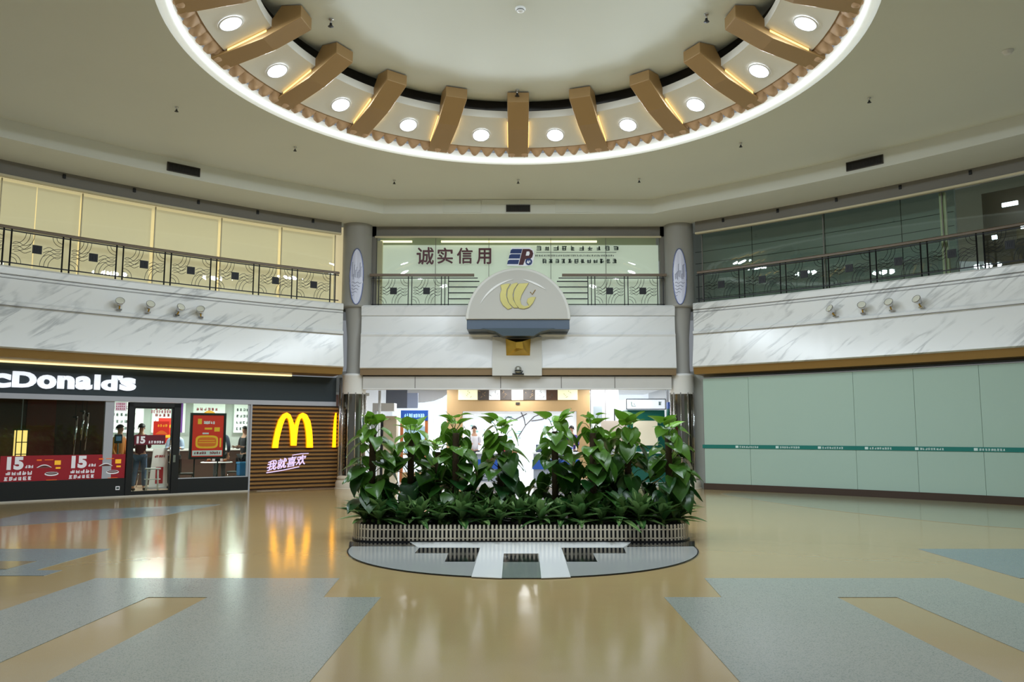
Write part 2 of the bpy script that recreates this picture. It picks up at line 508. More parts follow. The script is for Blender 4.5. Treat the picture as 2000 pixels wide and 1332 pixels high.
def ell_place(o, th):
    # local +x runs outward; the oval is 5% longer towards the back wall
    ang = PI / 2 - th
    o.location = (0, CY, 0); o.rotation_euler = (0, 0, ang)
    k = math.hypot(math.sin(th), EY * math.cos(th))
    o.scale = (k, 1, 1)
def side_name(k, what, per):
    if k == 0: return what + ' straight ahead above the emblem, at the middle of the ring'
    return '%s %s %s of the middle one' % (ORD[abs(k) - 1], what, 'to the right' if k > 0 else 'to the left')
for i in range(NB):
    k = i if i <= 7 else 7 - i
    o = proto if i == 0 else copy_tree(proto)
    ell_place(o, R(math.copysign(BEAM_DEG[abs(k)], k)))
    tag(o, side_name(k, 'bronze ceiling bracket of the dome ring', 0) if k else 'middle bronze ceiling bracket of the dome ring, straight above the emblem', 'ceiling bracket', 'bronze brackets round the ceiling recess')

def make_downlight():
    root = empty('ceiling_downlight')
    MB().lathe([(.18, 0), (.205, -.004), (.215, -.014), (.20, -.022), (.18, -.02)], 28).build('trim_ring', M_white, root, True)
    MB().lathe([(.001, -.012), (.18, -.012)], 28).build('lens', M_led, root)
    ld = bpy.data.lights.new('downlight_lamp', 'AREA'); ld.shape = 'DISK'; ld.size = .34; ld.energy = DOWN_W; ld.color = (.80, .91, 1.0)
    lo = bpy.data.objects.new('downlight_lamp', ld); COL.objects.link(lo); lo.parent = root; lo.location = (0, 0, -.03)
    return root
dl = make_downlight()
tilt = math.atan2(.36, .84)
for i in range(16):
    k = i + 1 if i < 8 else 7 - i
    th = R(math.copysign(LAMP_DEG[abs(k) - 1], k))
    o = dl if i == 0 else copy_tree(dl)
    x, y = ell(4.78, th)
    o.location = (x, y, 8.284)
    o.rotation_euler = Euler((0, tilt, 0)).to_matrix().to_4x4().to_euler() if False else (Matrix.Rotation(PI / 2 - th, 3, 'Z') @ Matrix.Rotation(tilt, 3, 'Y')).to_euler()
    tag(o, '%s round white downlight %s of the middle bracket in the dome ring' % (ORD[abs(k) - 1], 'right' if k > 0 else 'left'), 'downlight', 'downlights round the ceiling recess')

# sprinklers and smoke detector
def make_sprinkler():
    root = empty('sprinkler')
    MB().lathe([(.001, 0), (.035, 0), (.035, -.012), (.012, -.02), (.012, -.06)], 14).build('escutcheon', M_chrome, root, True)
    MB().lathe([(.001, -.055), (.018, -.055), (.018, -.075), (.04, -.095), (.001, -.1)], 12).build('deflector', M_black, root)
    return root
spr = make_sprinkler()
SPR = [((-6.72, 15.5), 'left of the dome, far from the grille'), ((-5.0, 17.76), 'below the left part of the dome ring'), ((-3.14, 20.18), 'left of centre near the back wall'), ((0, 20.14), 'straight above the back window'),
       ((3.05, 20.06), 'right of centre near the back wall'), ((4.92, 17.5), 'below the right part of the dome ring'), ((6.72, 15.06), 'right of the dome, far from the grille')]
for i, ((x, y), t) in enumerate(SPR):
    o = spr if i == 0 else copy_tree(spr); o.location = (x, y, ZC)
    tag(o, 'small black ceiling sprinkler ' + t, 'sprinkler', 'ceiling sprinklers')
for (x, y), t in [((-3.35, 13.92), 'inside the dome on its left'), ((3.33, 13.75), 'inside the dome on its right'), ((-.02, 16.95), 'inside the dome above the middle bracket')]:
    o = copy_tree(spr); o.location = (x, y, 8.885); o.scale = (1.3, 1.3, 1.5)
    tag(o, 'small black ceiling sprinkler ' + t, 'sprinkler', 'ceiling sprinklers')
root = empty('smoke_detector', (.04, 13.55, 8.885))
MB().lathe([(.001, 0), (.09, 0), (.09, -.02), (.07, -.03), (.065, -.055), (.03, -.07), (.001, -.07)], 24).build('housing', M_white, root, True)
MB().lathe([(.066, -.035), (.071, -.036), (.071, -.046), (.066, -.047)], 24).build('sensor_slot', M_dark, root)
tag(root, 'round white smoke detector in the middle of the dome ceiling', 'smoke detector')
root = empty('smoke_detector', (8.22, 13.12, ZC))
MB().lathe([(.001, 0), (.09, 0), (.09, -.02), (.07, -.03), (.065, -.055), (.03, -.07), (.001, -.07)], 24).build('housing', M_white, root, True)
tag(root, 'round smoke detector on the flat ceiling at far right', 'smoke detector')

# dropped soffit along the walls
def soffit(side):
    prof = [(1.5, ZC), (1.5, 7.5), (-.12, 7.5), (-.12, ZC)]
    nm = 'left' if side == 'L' else 'right'
    o = sweep(side, 0.0, 27, prof, st=.6).build('trim_%d' % (1 if side == 'L' else 2), M_soffit)
    struct(o, 'stepped plaster soffit along the %s wall' % nm, 'soffit')
soffit('L'); soffit('R')
mb = MB()
a = wp('L', 0, 1.5)[0]; b_ = wp('R', 0, 1.5)[0]; a2 = wp('L', 0, -.12)[0]; b2 = wp('R', 0, -.12)[0]
mb.slab([(a.x, a.y), (-3.7, 21.9), (3.7, 21.9), (b_.x, b_.y), (b2.x, b2.y), (4.6, 23.4), (-4.6, 23.4), (a2.x, a2.y)], 7.5, ZC)
struct(mb.build('trim_3', M_soffit), 'plaster soffit above the back window', 'soffit')

def make_vent(w_, h, label, group='dark ceiling air vents'):
    root = empty('air_vent')
    MB().box(-w_ / 2, w_ / 2, -.012, 0, 0, h).build('backing', M_dark, root)
    f = MB(); t = .02
    f.box(-w_ / 2 - t, w_ / 2 + t, -.03, 0, -t, 0).box(-w_ / 2 - t, w_ / 2 + t, -.03, 0, h, h + t).box(-w_ / 2 - t, -w_ / 2, -.03, 0, 0, h).box(w_ / 2, w_ / 2 + t, -.03, 0, 0, h)
    f.build('frame', M_vent, root)
    s_ = MB()
    for i in range(int(w_ / .03)):
        s_.box(-w_ / 2 + .03 * i + .008, -w_ / 2 + .03 * i + .014, -.022, -.010, 0, h)
    s_.build('grille', M_vent, root)
    tag(root, label, 'air vent', group)
    return root
place(make_vent(.72, .17, 'dark rectangular air vent in the left ceiling step'), 'L', 4.93, 1.503, 7.6)
place(make_vent(.80, .17, 'dark rectangular air vent in the right ceiling step'), 'R', 5.33, 1.503, 7.6)
o = make_vent(.62, .15, 'dark slatted air vent above the back window'); o.location = (0, 21.897, 7.57)
for x0, x1, z0, z1, t in [(-2.05, -1.02, 7.53, 7.86, 'left'), (-1.0, 1.0, 7.76, 7.89, 'middle'), (1.02, 2.08, 7.53, 7.86, 'right')]:
    o = MB().box(x0, x1, 21.875, 21.895, z0, z1).build('access_panel', M_ceil)
    tag(o, 'flat plaster access panel, the %s one of three above the back window' % t, 'access panel', 'access panels over the back window')

# ================================================================== SIDE WALLS, UPPER LEVEL
M_cream = mat('cream_blind', (226, 216, 186), .7, emit=(226, 214, 174), es=.42, var=.04, vscale=.5)  # backlight from the rooms behind is put in as emission
M_film = mat('pale_green_film', (206, 214, 202), .5, emit=(208, 220, 204), es=.42, var=.05, vscale=.6)
M_dgreen = mat('dark_green_panel', (126, 128, 124), .5, var=.10, vscale=.8, emit=(110, 120, 115), es=.14)  # emission added to stand in for dim gallery lighting
M_brownroom = mat('dark_brown_room', (84, 68, 52), .6, var=.25, vscale=1.2)
M_frame_c = mat('cream_frame', (222, 212, 178), .4)
M_jointline = mat('joint_line', (120, 116, 112), .5)  # plain grey for joints, seams and thin mullions
for side, nm in (('L', 'left'), ('R', 'right')):
    ex = 27
    # slab and marble parapet
    prof = [(.20, 3.33), (.27, 3.36), (.15, 4.24), (.20, 4.27), (.20, 4.33), (.13, 4.38), (.13, 4.86), (.115, 4.865), (.115, 4.885), (.13, 4.89), (.13, 4.93), (.115, 4.935), (.115, 4.95), (.15, 4.96), (.15, 5.10), (.12, 5.14), (-.5, 5.14), (-.5, 3.33)]
    o = sweep(side, .02, ex, prof).build('wall_%s_parapet' % nm, M_marble if side == 'L' else M_marbleR)
    struct(o, 'veined white marble balcony front along the %s wall' % nm, 'balcony front')
    mb = sweep(side, .02, ex, rect(.116, .133, 4.862, 4.872))
    sweep(side, .02, ex, rect(.116, .133, 4.932, 4.942), mb)
    sweep(side, .02, ex, rect(.19, .205, 4.255, 4.268), mb)
    mb.build('joint_line', M_jointline, o)
    struct(sweep(side, .0, ex, [(.18, 3.33), (.12, 3.15), (-.62, 3.13), (-.62, 3.33)]).build('trim_%d' % (4 if side == 'L' else 5), M_bronze), 'bronze edge strip under the %s balcony' % nm, 'edge strip')
    # lintel
    o = sweep(side, .06, ex, rect(-.05, -.3, 7.18, 7.5)).build('wall_%s_lintel' % nm, M_lintel)
    struct(o, 'grey lintel above the %s upper window' % nm, 'lintel')
    for k in range(7):
        s_ = .9 + 1.55 * k
        br = MB().box(-.03, .03, -.03, 0, 7.36, 7.46).build('lintel_bracket', M_black, o)
        p, h = wp(side, s_, -.05); br.location = (p.x, p.y, 0); br.rotation_euler = (0, 0, h)
    struct(sweep(side, .06, ex, rect(-.02, -.12, 7.135, 7.185)).build('trim_%d' % (6 if side == 'L' else 7), M_frame_c), 'cream strip under the %s lintel' % nm, 'strip')
    # gallery floor behind
    struct(sweep(side, -1.2, ex, rect(-.5, -2.2, 5.0, 5.12)).build('floor_gallery_%s' % nm, M_grey))
# window glass, one pane object per bay
def upper_window(side, edges, idx, wm, lbl):
    root = empty('window_%d' % idx)
    for a_, b_ in zip(edges[:-1], edges[1:]):
        sweep(side, a_ + .012, b_ - .012, rect(-.36, -.372, 5.14, 7.18)).build('pane', wm, root)
    for e in edges:
        mb = sweep(side, e - .012, e + .012, rect(-.35, -.385, 5.14, 7.18)); mb.build('mullion', M_frame_c if side == 'L' else M_lintel, root)
    struct(root, lbl, 'window')
M_upglass = glass_mat('upper_glass', (251, 253, 250), .8)
upper_window('L', [.12, 1.66, 3.28, 4.93, 6.59, 8.25, 9.85], 1, M_upglass, 'long upper window with cream blinds on the left wall')
upper_window('R', [.12, 3.51, 6.35, 9.85], 2, glass_mat('upper_glass_dark', (240, 250, 244), 1.5), 'long dark upper window on the right wall')
bl = [(.14, 1.62), (1.70, 3.24), (3.32, 4.88), (4.98, 6.56), (6.60, 7.5), (7.52, 8.3), (8.34, 9.9)]
for i, (a_, b_) in enumerate(bl):
    o = sweep('L', a_, b_, rect(-.5, -.52, 5.14, 7.16)).build('roller_blind', M_cream)
    tag(o, 'cream roller blind behind the left upper window, %s from the grey column' % ORD[i], 'roller blind', 'cream blinds on the left')
struct(sweep('L', -.6, 10, rect(-.6, -.7, 5.1, 7.5)).build('wall_left_gallery', mat('gallery_cream', (226, 216, 182), .6, emit=(235, 222, 180), es=.45)))
# right: dark panelled gallery, then a brown room
o = sweep('R', -.6, 6.33, rect(-1.3, -1.4, 5.1, 7.5)).build('wall_right_gallery', M_dgreen); struct(o)
mb = MB()
for z in (5.5, 5.85, 6.2, 6.55, 6.9): sweep('R', -.5, 6.3, rect(-1.29, -1.3, z, z + .012), mb)
for s_ in (1.2, 3.2, 5.1): sweep('R', s_, s_ + .015, rect(-1.29, -1.3, 5.1, 7.5), mb)
mb.build('panel_joint', M_dark, o)
o = sweep('R', 6.6, 27, rect(-2.4, -2.5, 5.1, 7.5)).build('wall_right_room', M_brownroom); struct(o)
mb = MB()
for i, (s_, z, wd, h) in enumerate([(7.3, 6.2, 1.1, .35), (8.2, 5.5, .8, .5), (7.7, 6.75, .7, .12)]):
    sweep('R', s_, s_ + wd, rect(-2.3, -2.4, z, z + h), mb)
mb.build('shelf_recess', mat('ochre_board', (96, 78, 50), .6), o)
mb = MB(); sweep('R', 6.28, 6.42, rect(-.4, -.48, 5.14, 7.18), mb)
struct(mb.build('trim_8', M_frame_c), 'cream upright post in the right upper window', 'post')
for i, (s_, z, wd) in enumerate([(7.15, 6.95, .32), (7.5, 6.35, .22), (6.9, 6.2, .10), (8.6, 6.05, .08)]):
    o = sweep('R', s_, s_ + wd, rect(-1.9, -1.95, z, z + .09)).build('gallery_lamp', M_led)
    tag(o, 'small white lamp in the dark room behind the right upper window, %s of four' % ORD[i], 'lamp', 'lamps in the dark upper room')

# railings ----------------------------------------------------------
def ornament(w_, h, style):
    """wrought infill: nested arcs sweeping round a square plate"""
    mb = MB(); r = .006
    def arc(cx, cz, rad, a0, a1):
        pts = []
        for i in range(13):
            a = R(a0 + (a1 - a0) * i / 12); x = cx + rad * math.cos(a); z = cz + rad * math.sin(a)
            if -w_ / 2 <= x <= w_ / 2 and 0 <= z <= h: pts.append((x, 0, z))
            elif len(pts) > 1: break
        if len(pts) > 1: mb.tube(pts, r, 5)
    for k in range(3):
        d = .09 + .085 * k
        arc(w_ / 2, 0, d + .18, 90, 180); arc(-w_ / 2, h, d + .18, 270, 360)
    for k in range(2):
        d = .12 + .08 * k
        arc(-w_ / 2, 0, d, 0, 90); arc(w_ / 2, h, d, 180, 270)
    for z in (.40, .52, .64):
        pts = [(-w_ / 2 + .02 + (w_ * .36) * i / 8, 0, h * z + .035 * math.sin(i * .9)) for i in range(9)]
        mb.tube(pts, r, 5)
        mb.tube([(-p[0], 0, h - p[2]) for p in pts], r, 5)
    return mb
def plate():
    mb = MB(); q = .095
    mb.box(-q, q, -.012, .012, -q, q)
    mb.box(-q * .8, q * .8, -.02, -.012, -q * .8, -q * .7).box(-q * .8, q * .8, -.02, -.012, q * .7, q * .8)
    for i in range(4): mb.box(-q * .6 + i * .035, -q * .6 + i * .035 + .015, -.02, -.012, -q * .5, q * .5)
    return mb
orn_me = plate_me = None
def railing(side, pairs, label, m_line):
    root = empty('balcony_railing')
    smin, smax = pairs[0], pairs[-1] + .1
    sweep(side, .12, 10, [(-.05, 5.98), (.05, 5.98), (.05, 6.03), (.02, 6.05), (-.02, 6.05), (-.05, 6.03)]).build('handrail', M_rail_top, root)
    sweep(side, .12, 10, rect(-.012, .012, 5.935, 5.96)).build('top_bar', M_black, root)
    sweep(side, .12, 10, rect(-.012, .012, 5.22, 5.245)).build('bottom_bar', M_black, root)
    for c in pairs:
        for d in (-.075, .075):
            p, h = wp(side, c + d, 0)
            MB().box(-.013, .013, -.013, .013, 5.14, 5.98).build('post', M_black, root).location = (p.x, p.y, 0)
    for c0, c1 in zip(pairs[:-1], pairs[1:]):
        mid = (c0 + c1) / 2; w_ = (c1 - c0) - .18
        p, h = wp(side, mid, 0, 5.245)
        o = ornament(w_, .69, 0).build('wrought_panel', m_line, root); o.location = p; o.rotation_euler = (0, 0, h)
        o2 = plate().build('square_plate', M_black, o); o2.location = (0, 0, .36)
    tag(root, label, 'railing', 'balcony railings')
railing('L', [.30, 1.39, 2.44, 3.56, 4.69, 5.81, 6.97, 8.16, 9.3], 'black iron railing with wavy panels on the left balcony', M_black)
railing('R', [.22, 1.40, 2.55, 3.67, 4.84, 6.02, 7.22, 8.4, 9.6], 'black iron railing with wavy panels on the right balcony', M_black)

# flood lamps on the parapets
def make_flood():
    root = empty('flood_lamp')
    MB().box(-.05, .05, -.07, 0, -.09, -.06).build('wall_plate', M_chrome, root)
    MB().tube([(0, -.04, -.07), (0, -.10, -.04), (0, -.13, .02)], .016, 8).build('arm', M_gold_d, root, True)
    h = MB().lathe([(.001, -.08), (.04, -.075), (.06, -.02), (.085, .05), (.09, .08), (.08, .085)], 18)
    o = h.build('lamp_head', M_chrome, root, True, (0, -.14, .05)); o.rotation_euler = (R(60), 0, 0)
    l = MB().lathe([(.001, .075), (.082, .078)], 18).build('lens', mat('lamp_lens', (225, 225, 210), .15), o)
    return root
fl = make_flood()
k = 0
for side, nm, ss in (('L', 'left', (3.86, 4.49, 5.16, 5.80)), ('R', 'right', (3.95, 4.6, 5.29, 5.97))):
    for i, s_ in enumerate(ss):
        o = fl if k == 0 else copy_tree(fl); k += 1
        place(o, side, s_, .13, 4.5); o.scale = (1.15, 1.15, 1.15)
        o.rotation_euler.z += R((i * 37) % 50 - 25)
        tag(o, 'small chrome flood lamp on the %s marble balcony front, %s from the grey column' % (nm, ORD[i]), 'flood lamp', 'flood lamps on the balcony fronts')

# ================================================================== COLUMNS
M_oval = mat('oval_silver', (206, 210, 228), .25, emit=(200, 205, 235), es=.12)
M_oval_line = mat('oval_engraving', (120, 126, 150), .4)
for sg, nm in ((-1, 'left'), (1, 'right')):
    cx, cy = sg * 4.64, 23.22
    root = empty('wall_column_%s' % nm, (cx, cy, 0))
    struct(root, 'tall grey round column at the %s end of the back wall' % nm, 'column')
    MB().lathe([(.30, 5.06), (.43, 5.08), (.43, 5.16), (.415, 5.18), (.415, 7.52)], 48).build('upper_shaft', M_col, root, True)
    MB().lathe([(.25, 3.14), (.23, 3.4), (.235, 4.2), (.30, 5.0), (.33, 5.08)], 40).build('tapered_shaft', M_col, root, True)
    MB().lathe([(.32, 2.62), (.33, 2.66), (.33, 3.12), (.36, 3.16), (.25, 3.2)], 40).build('ground_collar', M_white, root, True)
    MB().lathe([(.31, .34), (.31, 2.64)], 20).build('mirror_shaft', M_mirror, root)
    for i in range(10):
        a = 2 * PI * i / 10
        MB().tube([(.33 * math.cos(a), .33 * math.sin(a), .32), (.33 * math.cos(a), .33 * math.sin(a), 2.66)], .016, 8).build('chrome_strip', M_chrome, root, True)
    MB().lathe([(.001, .36), (.33, .36), (.40, .34), (.43, .31), (.43, .27), (.40, .25), (.44, .22), (.47, .16), (.47, .03), (.49, .02), (.49, 0)], 44).build('plinth', mat('cream_stone', (222, 214, 196), .3), root, 'auto')
    # oval relief wrapped on the shaft
    th0 = R(-90) + (R(10) if sg < 0 else R(-10))
    def onc(u, v, r): a = th0 + u / .43; return (r * math.cos(a), r * math.sin(a), v)
    orn = empty('oval_plaque', (cx, cy, 5.93))
    vs = []; fs = []; nr, na = 6, 40
    for i in range(nr + 1):
        for j in range(na):
            t = 2 * PI * j / na; q = i / nr
            vs.append(onc(.19 * q * math.cos(t), .80 * q * math.sin(t), .425 + .012 * (1 - q * .4)))
    for i in range(nr):
        for j in range(na): fs.append((i * na + j, i * na + (j + 1) % na, (i + 1) * na + (j + 1) % na, (i + 1) * na + j))
    MB().add(vs, fs).build('plaque_face', M_oval, orn, True)
    MB().tube([onc(.19 * math.cos(2 * PI * j / 48), .80 * math.sin(2 * PI * j / 48), .43) for j in range(49)], .016, 8, cap=False).build('plaque_rim', mat('oval_rim', (110, 120, 160), .3, .6), orn, True)
    g = MB(); rg = random.Random(3 + sg)
    for k in range(9):
        u = -.12 + .03 * k; h0 = -.1 + rg.uniform(0, .1); h1 = h0 + rg.uniform(.12, .42)
        g.tube([onc(u, h0, .441), onc(u, h1, .441)], .006, 5)
        g.tube([onc(u, h1, .441), onc(u + .022, h1, .441)], .005, 5)
    for k in range(5):
        g.tube([onc(-.13 + .02 * i, -.18 - .09 * k + .02 * math.sin(i + k), .441) for i in range(14 - 2 * k if k < 4 else 4)], .006, 5)
    g.build('engraved_skyline', M_oval_line, orn)
    tag(orn, 'silver oval plaque with engraved skyline on the %s grey column' % nm, 'plaque', 'oval plaques on the columns')

# ================================================================== BACK WALL
YB = 22.85
XW = 4.42
bk = empty('wall_back'); struct(bk, 'pale stone back wall balcony front between the two columns', 'wall')
prof = [(YB + .02, 3.31), (YB - .06, 3.34), (YB + .0, 4.22), (YB - .02, 4.28), (YB + .04, 4.34), (YB + .06, 4.80), (YB + .075, 4.81), (YB + .02, 4.83), (YB, 5.08), (YB + .04, 5.12), (YB + .6, 5.12), (YB + .6, 3.31)]
mb = MB(); n = len(prof)
mb.add([(-XW, y, z) for y, z in prof] + [(XW, y, z) for y, z in prof], [tuple(range(n)), tuple(range(2 * n - 1, n - 1, -1))] + [(i, i + n, (i + 1) % n + n, (i + 1) % n) for i in range(n)])
mb.build('parapet', M_marble2, bk)
MB().box(-XW, XW, YB + .0, YB + .6, 3.14, 3.31).build('bronze_strip', mat('brown_bronze', (142, 118, 86), .4, .3), bk)
MB().box(-4.3, 4.3, 23.3, 23.5, 7.2, 7.52).build('lintel', M_lintel, bk)
MB().box(-4.15, 4.15, 23.26, 23.3, 7.16, 7.21).build('cream_strip', M_frame_c, bk)
MB().box(-4.35, -4.12, 23.3, 23.5, 5.1, 7.5).build('jamb', M_lintel, bk)
MB().box(4.12, 4.35, 23.3, 23.5, 5.1, 7.5).build('jamb', M_lintel, bk)
MB().box(-4.12, 4.12, 23.46, 26, 5.0, 5.1).build('gallery_slab', M_grey, bk)
win = empty('window_3'); struct(win, 'wide pale green upper window on the back wall', 'window')
xs = [-4.12, -2.4, -.85, .95, 2.55, 4.12]
for a_, b_ in zip(xs[:-1], xs[1:]):
    MB().box(a_ + .006, b_ - .006, 23.38, 23.39, 5.12, 7.18).build('pane', M_upglass, win)
for x in xs: MB().box(x - .007, x + .007, 23.37, 23.40, 5.12, 7.18).build('mullion', M_jointline, win)
scr = MB().box(-4.1, 4.1, 23.52, 23.56, 5.1, 7.0).build('window_film', M_film, win)
MB().box(-4.1, 4.1, 23.9, 23.95, 6.7, 7.4).build('back_panel', mat('gallery_green', (160, 170, 140), .6, emit=(180, 190, 150), es=.15), win)
MB().box(-4.1, -3.95, 23.40, 23.50, 5.12, 7.1).build('cream_edge', M_frame_c, win)
for x0, x1, t in ((-4.02, -3.1, 'short'), (-2.25, 2.3, 'long')):
    o = MB().box(x0, x1, 23.44, 23.50, 7.07, 7.12).build('tube_light', mat('cream_led', (250, 245, 205), .5, emit=(250, 240, 190), es=1.6))
    tag(o, '%s cream tube light along the top of the back upper window' % t, 'tube light', 'tube lights over the back window')

# lettering on the glass
YG = 23.37
M_maroon = mat('maroon_lettering', (92, 32, 42), .4)
M_navy = mat('navy_lettering', (28, 62, 134), .4)
M_wht_em = mat('white_outline', (240, 244, 248), .4, emit=(240, 244, 255), es=.25)
M_gtxt = mat('dark_green_lettering', (62, 84, 78), .5)
sx = 23.4 / 1600
def bx(u): return (u - 1012) * sx
def bz(v):   # height of a mark on the window plane, from its row in the photo
    a = math.atan(182 / 1600); b = (666 - v) / 1600
    return 1.5 + 23.4 * (math.sin(a) + b * math.cos(a)) / (math.cos(a) - b * math.sin(a))
root = empty('window_lettering', (0, YG, 0))
for ch, u0, u1, v0, v1 in (('诚', 811, 844, 484, 517), ('实', 852, 882, 485, 515), ('信', 891, 921, 485, 515), ('用', 930, 958, 486, 516)):
    text_obj('character', ch, .5, M_maroon, root, (bx(u0), 0, bz(v1)), .012, .0, fitw=bx(u1) - bx(u0), fith=bz(v0) - bz(v1), fat=.009)
tag(root, 'row of four large dark red characters on the back upper window', 'lettering')
root = empty('logo_sign', (0, YG, 0))
def poly(name, pts, m, y0=-.02, y1=0):
    return MB().prism([(bx(u), bz(v)) for u, v in pts], y0, y1).build(name, m, root)
poly('white_outline', [(990, 519), (998, 484), (1036, 484), (1043, 490), (1044, 500), (1042, 510), (1040, 518), (1026, 520)], M_wht_em, -.008, 0)
for v0 in (487, 497, 508):
    h = 8.5
    poly('blue_bar', [(1001 - (v0 - 487) * .28, v0), (1020 - (v0 - 487) * .28, v0), (1018 - (v0 - 487) * .28, v0 + h), (996 - (v0 - 487) * .28, v0 + h), (997.5 - (v0 - 487) * .28, v0 + 2)], M_navy)
mbp = [(1021, 487), (1034, 487), (1040, 490), (1042, 496), (1040, 503), (1035, 507), (1026, 507), (1022, 518), (1013, 518)]
poly('red_letter', mbp, M_maroon)
poly('letter_hole', [(1029, 492), (1034, 492), (1035, 496), (1033, 500), (1027, 500)], M_wht_em, -.026, -.018)
MB().lathe([(.001, 0), (.10, 0), (.10, .02), (.001, .02)], 24).build('globe', M_navy, root, False).location = (bx(1033), -.02, bz(512))
kids(root)[-1].rotation_euler = (R(90), 0, 0)
MB().prism([(-.06, -.03), (-.02, .05), (.0, -.02), (.03, .05), (.06, -.03), (.03, .0), (0, -.06)], -.048, -.04).build('globe_mark', M_wht_em, root).location = (bx(1033), 0, bz(512))
tag(root, 'blue and dark red slanted logo on the back upper window', 'logo')
root = empty('window_lettering', (0, YG, 0))
g = MB(); glyphs(g, bx(1048), bz(490), 10, .15, .145, .099, -.001, 5, .2); g.build('upper_lettering', M_gtxt, root)
g = MB().box(bx(1048), bx(1207), -.004, 0, bz(494), bz(493)); g.build('rule', M_gtxt, root)
g = MB(); glyphs(g, bx(1046), bz(501.5), 46, .032, .055, .018, -.001, 6, .2); g.build('middle_lettering', M_gtxt, root)
g = MB(); glyphs(g, bx(1060), bz(515), 12, .125, .14, .06, -.001, 7, .2); g.build('lower_lettering', M_gtxt, root)
tag(root, 'three rows of small dark green lettering right of the blue logo', 'lettering')

# railings of the back balcony
def back_railing(sg, label):
    root = empty('balcony_railing', (0, 22.95, 0))
    def X(u): return sg * abs(u)
    def bxx(a_, b_, *r_): return MB().box(min(sg * a_, sg * b_), max(sg * a_, sg * b_), *r_)
    bxx(1.25, 4.22, -.05, .05, 5.96, 6.03).build('handrail', M_rail_top, root)
    bxx(1.15, 4.16, -.012, .012, 5.90, 5.925).build('top_bar', M_black, root)
    bxx(1.15, 4.16, -.012, .012, 5.14, 5.165).build('bottom_bar', M_black, root)
    for x in (4.12, 3.96, 3.12, 3.02, 2.18, 2.08, 1.98):
        bxx(x - .012, x + .012, -.012, .012, 5.12, 5.96).build('post', M_black, root)
    for c in (3.54, 2.6):
        o = ornament(.8, .70, 0).build('wrought_panel', M_black, root); o.location = (sg * c, 0, 5.18)
        plate().build('square_plate', M_black, o).location = (0, 0, .36)
    bars = MB()
    for z in (5.30, 5.47, 5.64, 5.80): bars.box(min(sg * 1.1, sg * 1.98), max(sg * 1.1, sg * 1.98), -.01, .01, z, z + .03)
    bars.build('slotted_panel', M_black, root)
    tag(root, label, 'railing', 'balcony railings')
back_railing(-1, 'short black railing left of the half-round emblem')
back_railing(1, 'short black railing right of the half-round emblem')

# emblem --------------------------------------------------------------
M_emb = mat('emblem_grey', (188, 186, 178), .35)
M_emb_rim = mat('emblem_rim', (214, 213, 206), .3)
M_emb_dark = mat('emblem_underside', (84, 98, 116), .3)
em = empty('wall_emblem', (0, YB, 0))
def half(r, n=40): return [(r * math.cos(PI * i / n), 4.61 + r * math.sin(PI * i / n)) for i in range(n + 1)]
MB().prism(half(1.43), -.75, .35).build('half_round_slab', M_emb_rim, em, bevel=.02)
MB().prism([(x, z + .01) for x, z in half(1.35)], -.765, -.74).build('half_round_face', M_emb, em)
for a0, a1 in ((20 + 77, 157), (48, 83)):
    pts = []
    for i in range(14):
        a = R(a0 + (a1 - a0) * i / 13); pts.append((1.12 * math.cos(a), 4.60 + 1.12 * math.sin(a)))
    for i in range(13, -1, -1):
        a = R(a0 + (a1 - a0) * i / 13); t = .045 * math.sin(PI * i / 13) + .008; pts.append(((1.12 - t) * math.cos(a), 4.60 + (1.12 - t) * math.sin(a)))
    MB().prism(pts, -.785, -.76).build('crescent', M_white, em)
MB().box(-1.40, 1.40, -.70, .3, 4.34, 4.61).build('underside_band', M_emb_dark, em, bevel=.01)
MB().prism([(-1.0, 4.37), (1.0, 4.37), (.62, 4.28), (.42, 4.16), (-.42, 4.16), (-.62, 4.28)], -.72, 0).build('tapered_neck', mat('emblem_dark_green', (62, 76, 84), .3), em)
# gilt shell mark: bands swinging out of one root
ex = lambda u: (u - 1012) * 22.1 / 1600
ez = lambda v: 1.5 + (848 - v) * 22.1 / 1600 * 1.035
def gband(pts):
    MB().prism([(ex(u) , ez(v)) for u, v in pts], -.80, -.765).build('gilt_mark', M_gold, em, bevel=.006)
gband([(977, 565), (990, 562), (997, 562), (990, 573), (988, 585), (992, 598), (1000, 609), (992, 612), (982, 604), (977, 595), (976, 583), (979, 574)])
gband([(999, 563), (1009, 560), (1012, 562), (1004, 573), (1001, 584), (1003, 596), (1012, 609), (1003, 609), (994, 600), (990, 588), (991, 575)])
gband([(1013, 562), (1033, 561), (1026, 572), (1019, 584), (1016, 594), (1018, 602), (1024, 606), (1033, 604), (1029, 598), (1031, 591), (1038, 588), (1047, 588), (1041, 600), (1034, 608), (1024, 611), (1014, 610), (1007, 602), (1003, 592), (1004, 578), (1008, 570)])
g = MB(); g.tube([(ex(1036), -.78, ez(578)), (ex(1040), -.78, ez(583)), (ex(1046), -.78, ez(574))], .012, 6); g.build('gilt_tick', M_gold_d, em)
tag(em, 'half-round grey emblem with gilt shell mark on the back balcony front', 'emblem')
pl = MB().box(-.72, .66, -.10, .02, 3.12, 4.20).build('emblem_pier', M_emb_rim); pl.location = (0, YB, 0)
tag(pl, 'flat grey stone pier below the half-round emblem', 'pier')
gb = MB(); gb.add([(-.33, 0, 3.68), (.33, 0, 3.68), (.35, 0, 4.15), (-.35, 0, 4.15), (-.06, -.30, 3.86), (.14, -.30, 3.84), (.12, -.3, 4.04), (-.06, -.3, 4.02)],
                  [(0, 3, 2, 1), (4, 5, 6, 7), (0, 1, 5, 4), (1, 2, 6, 5), (2, 3, 7, 6), (3, 0, 4, 7)])
gb = gb.build('faceted_block', M_gold_d); gb.location = (0, YB - .10, 0)
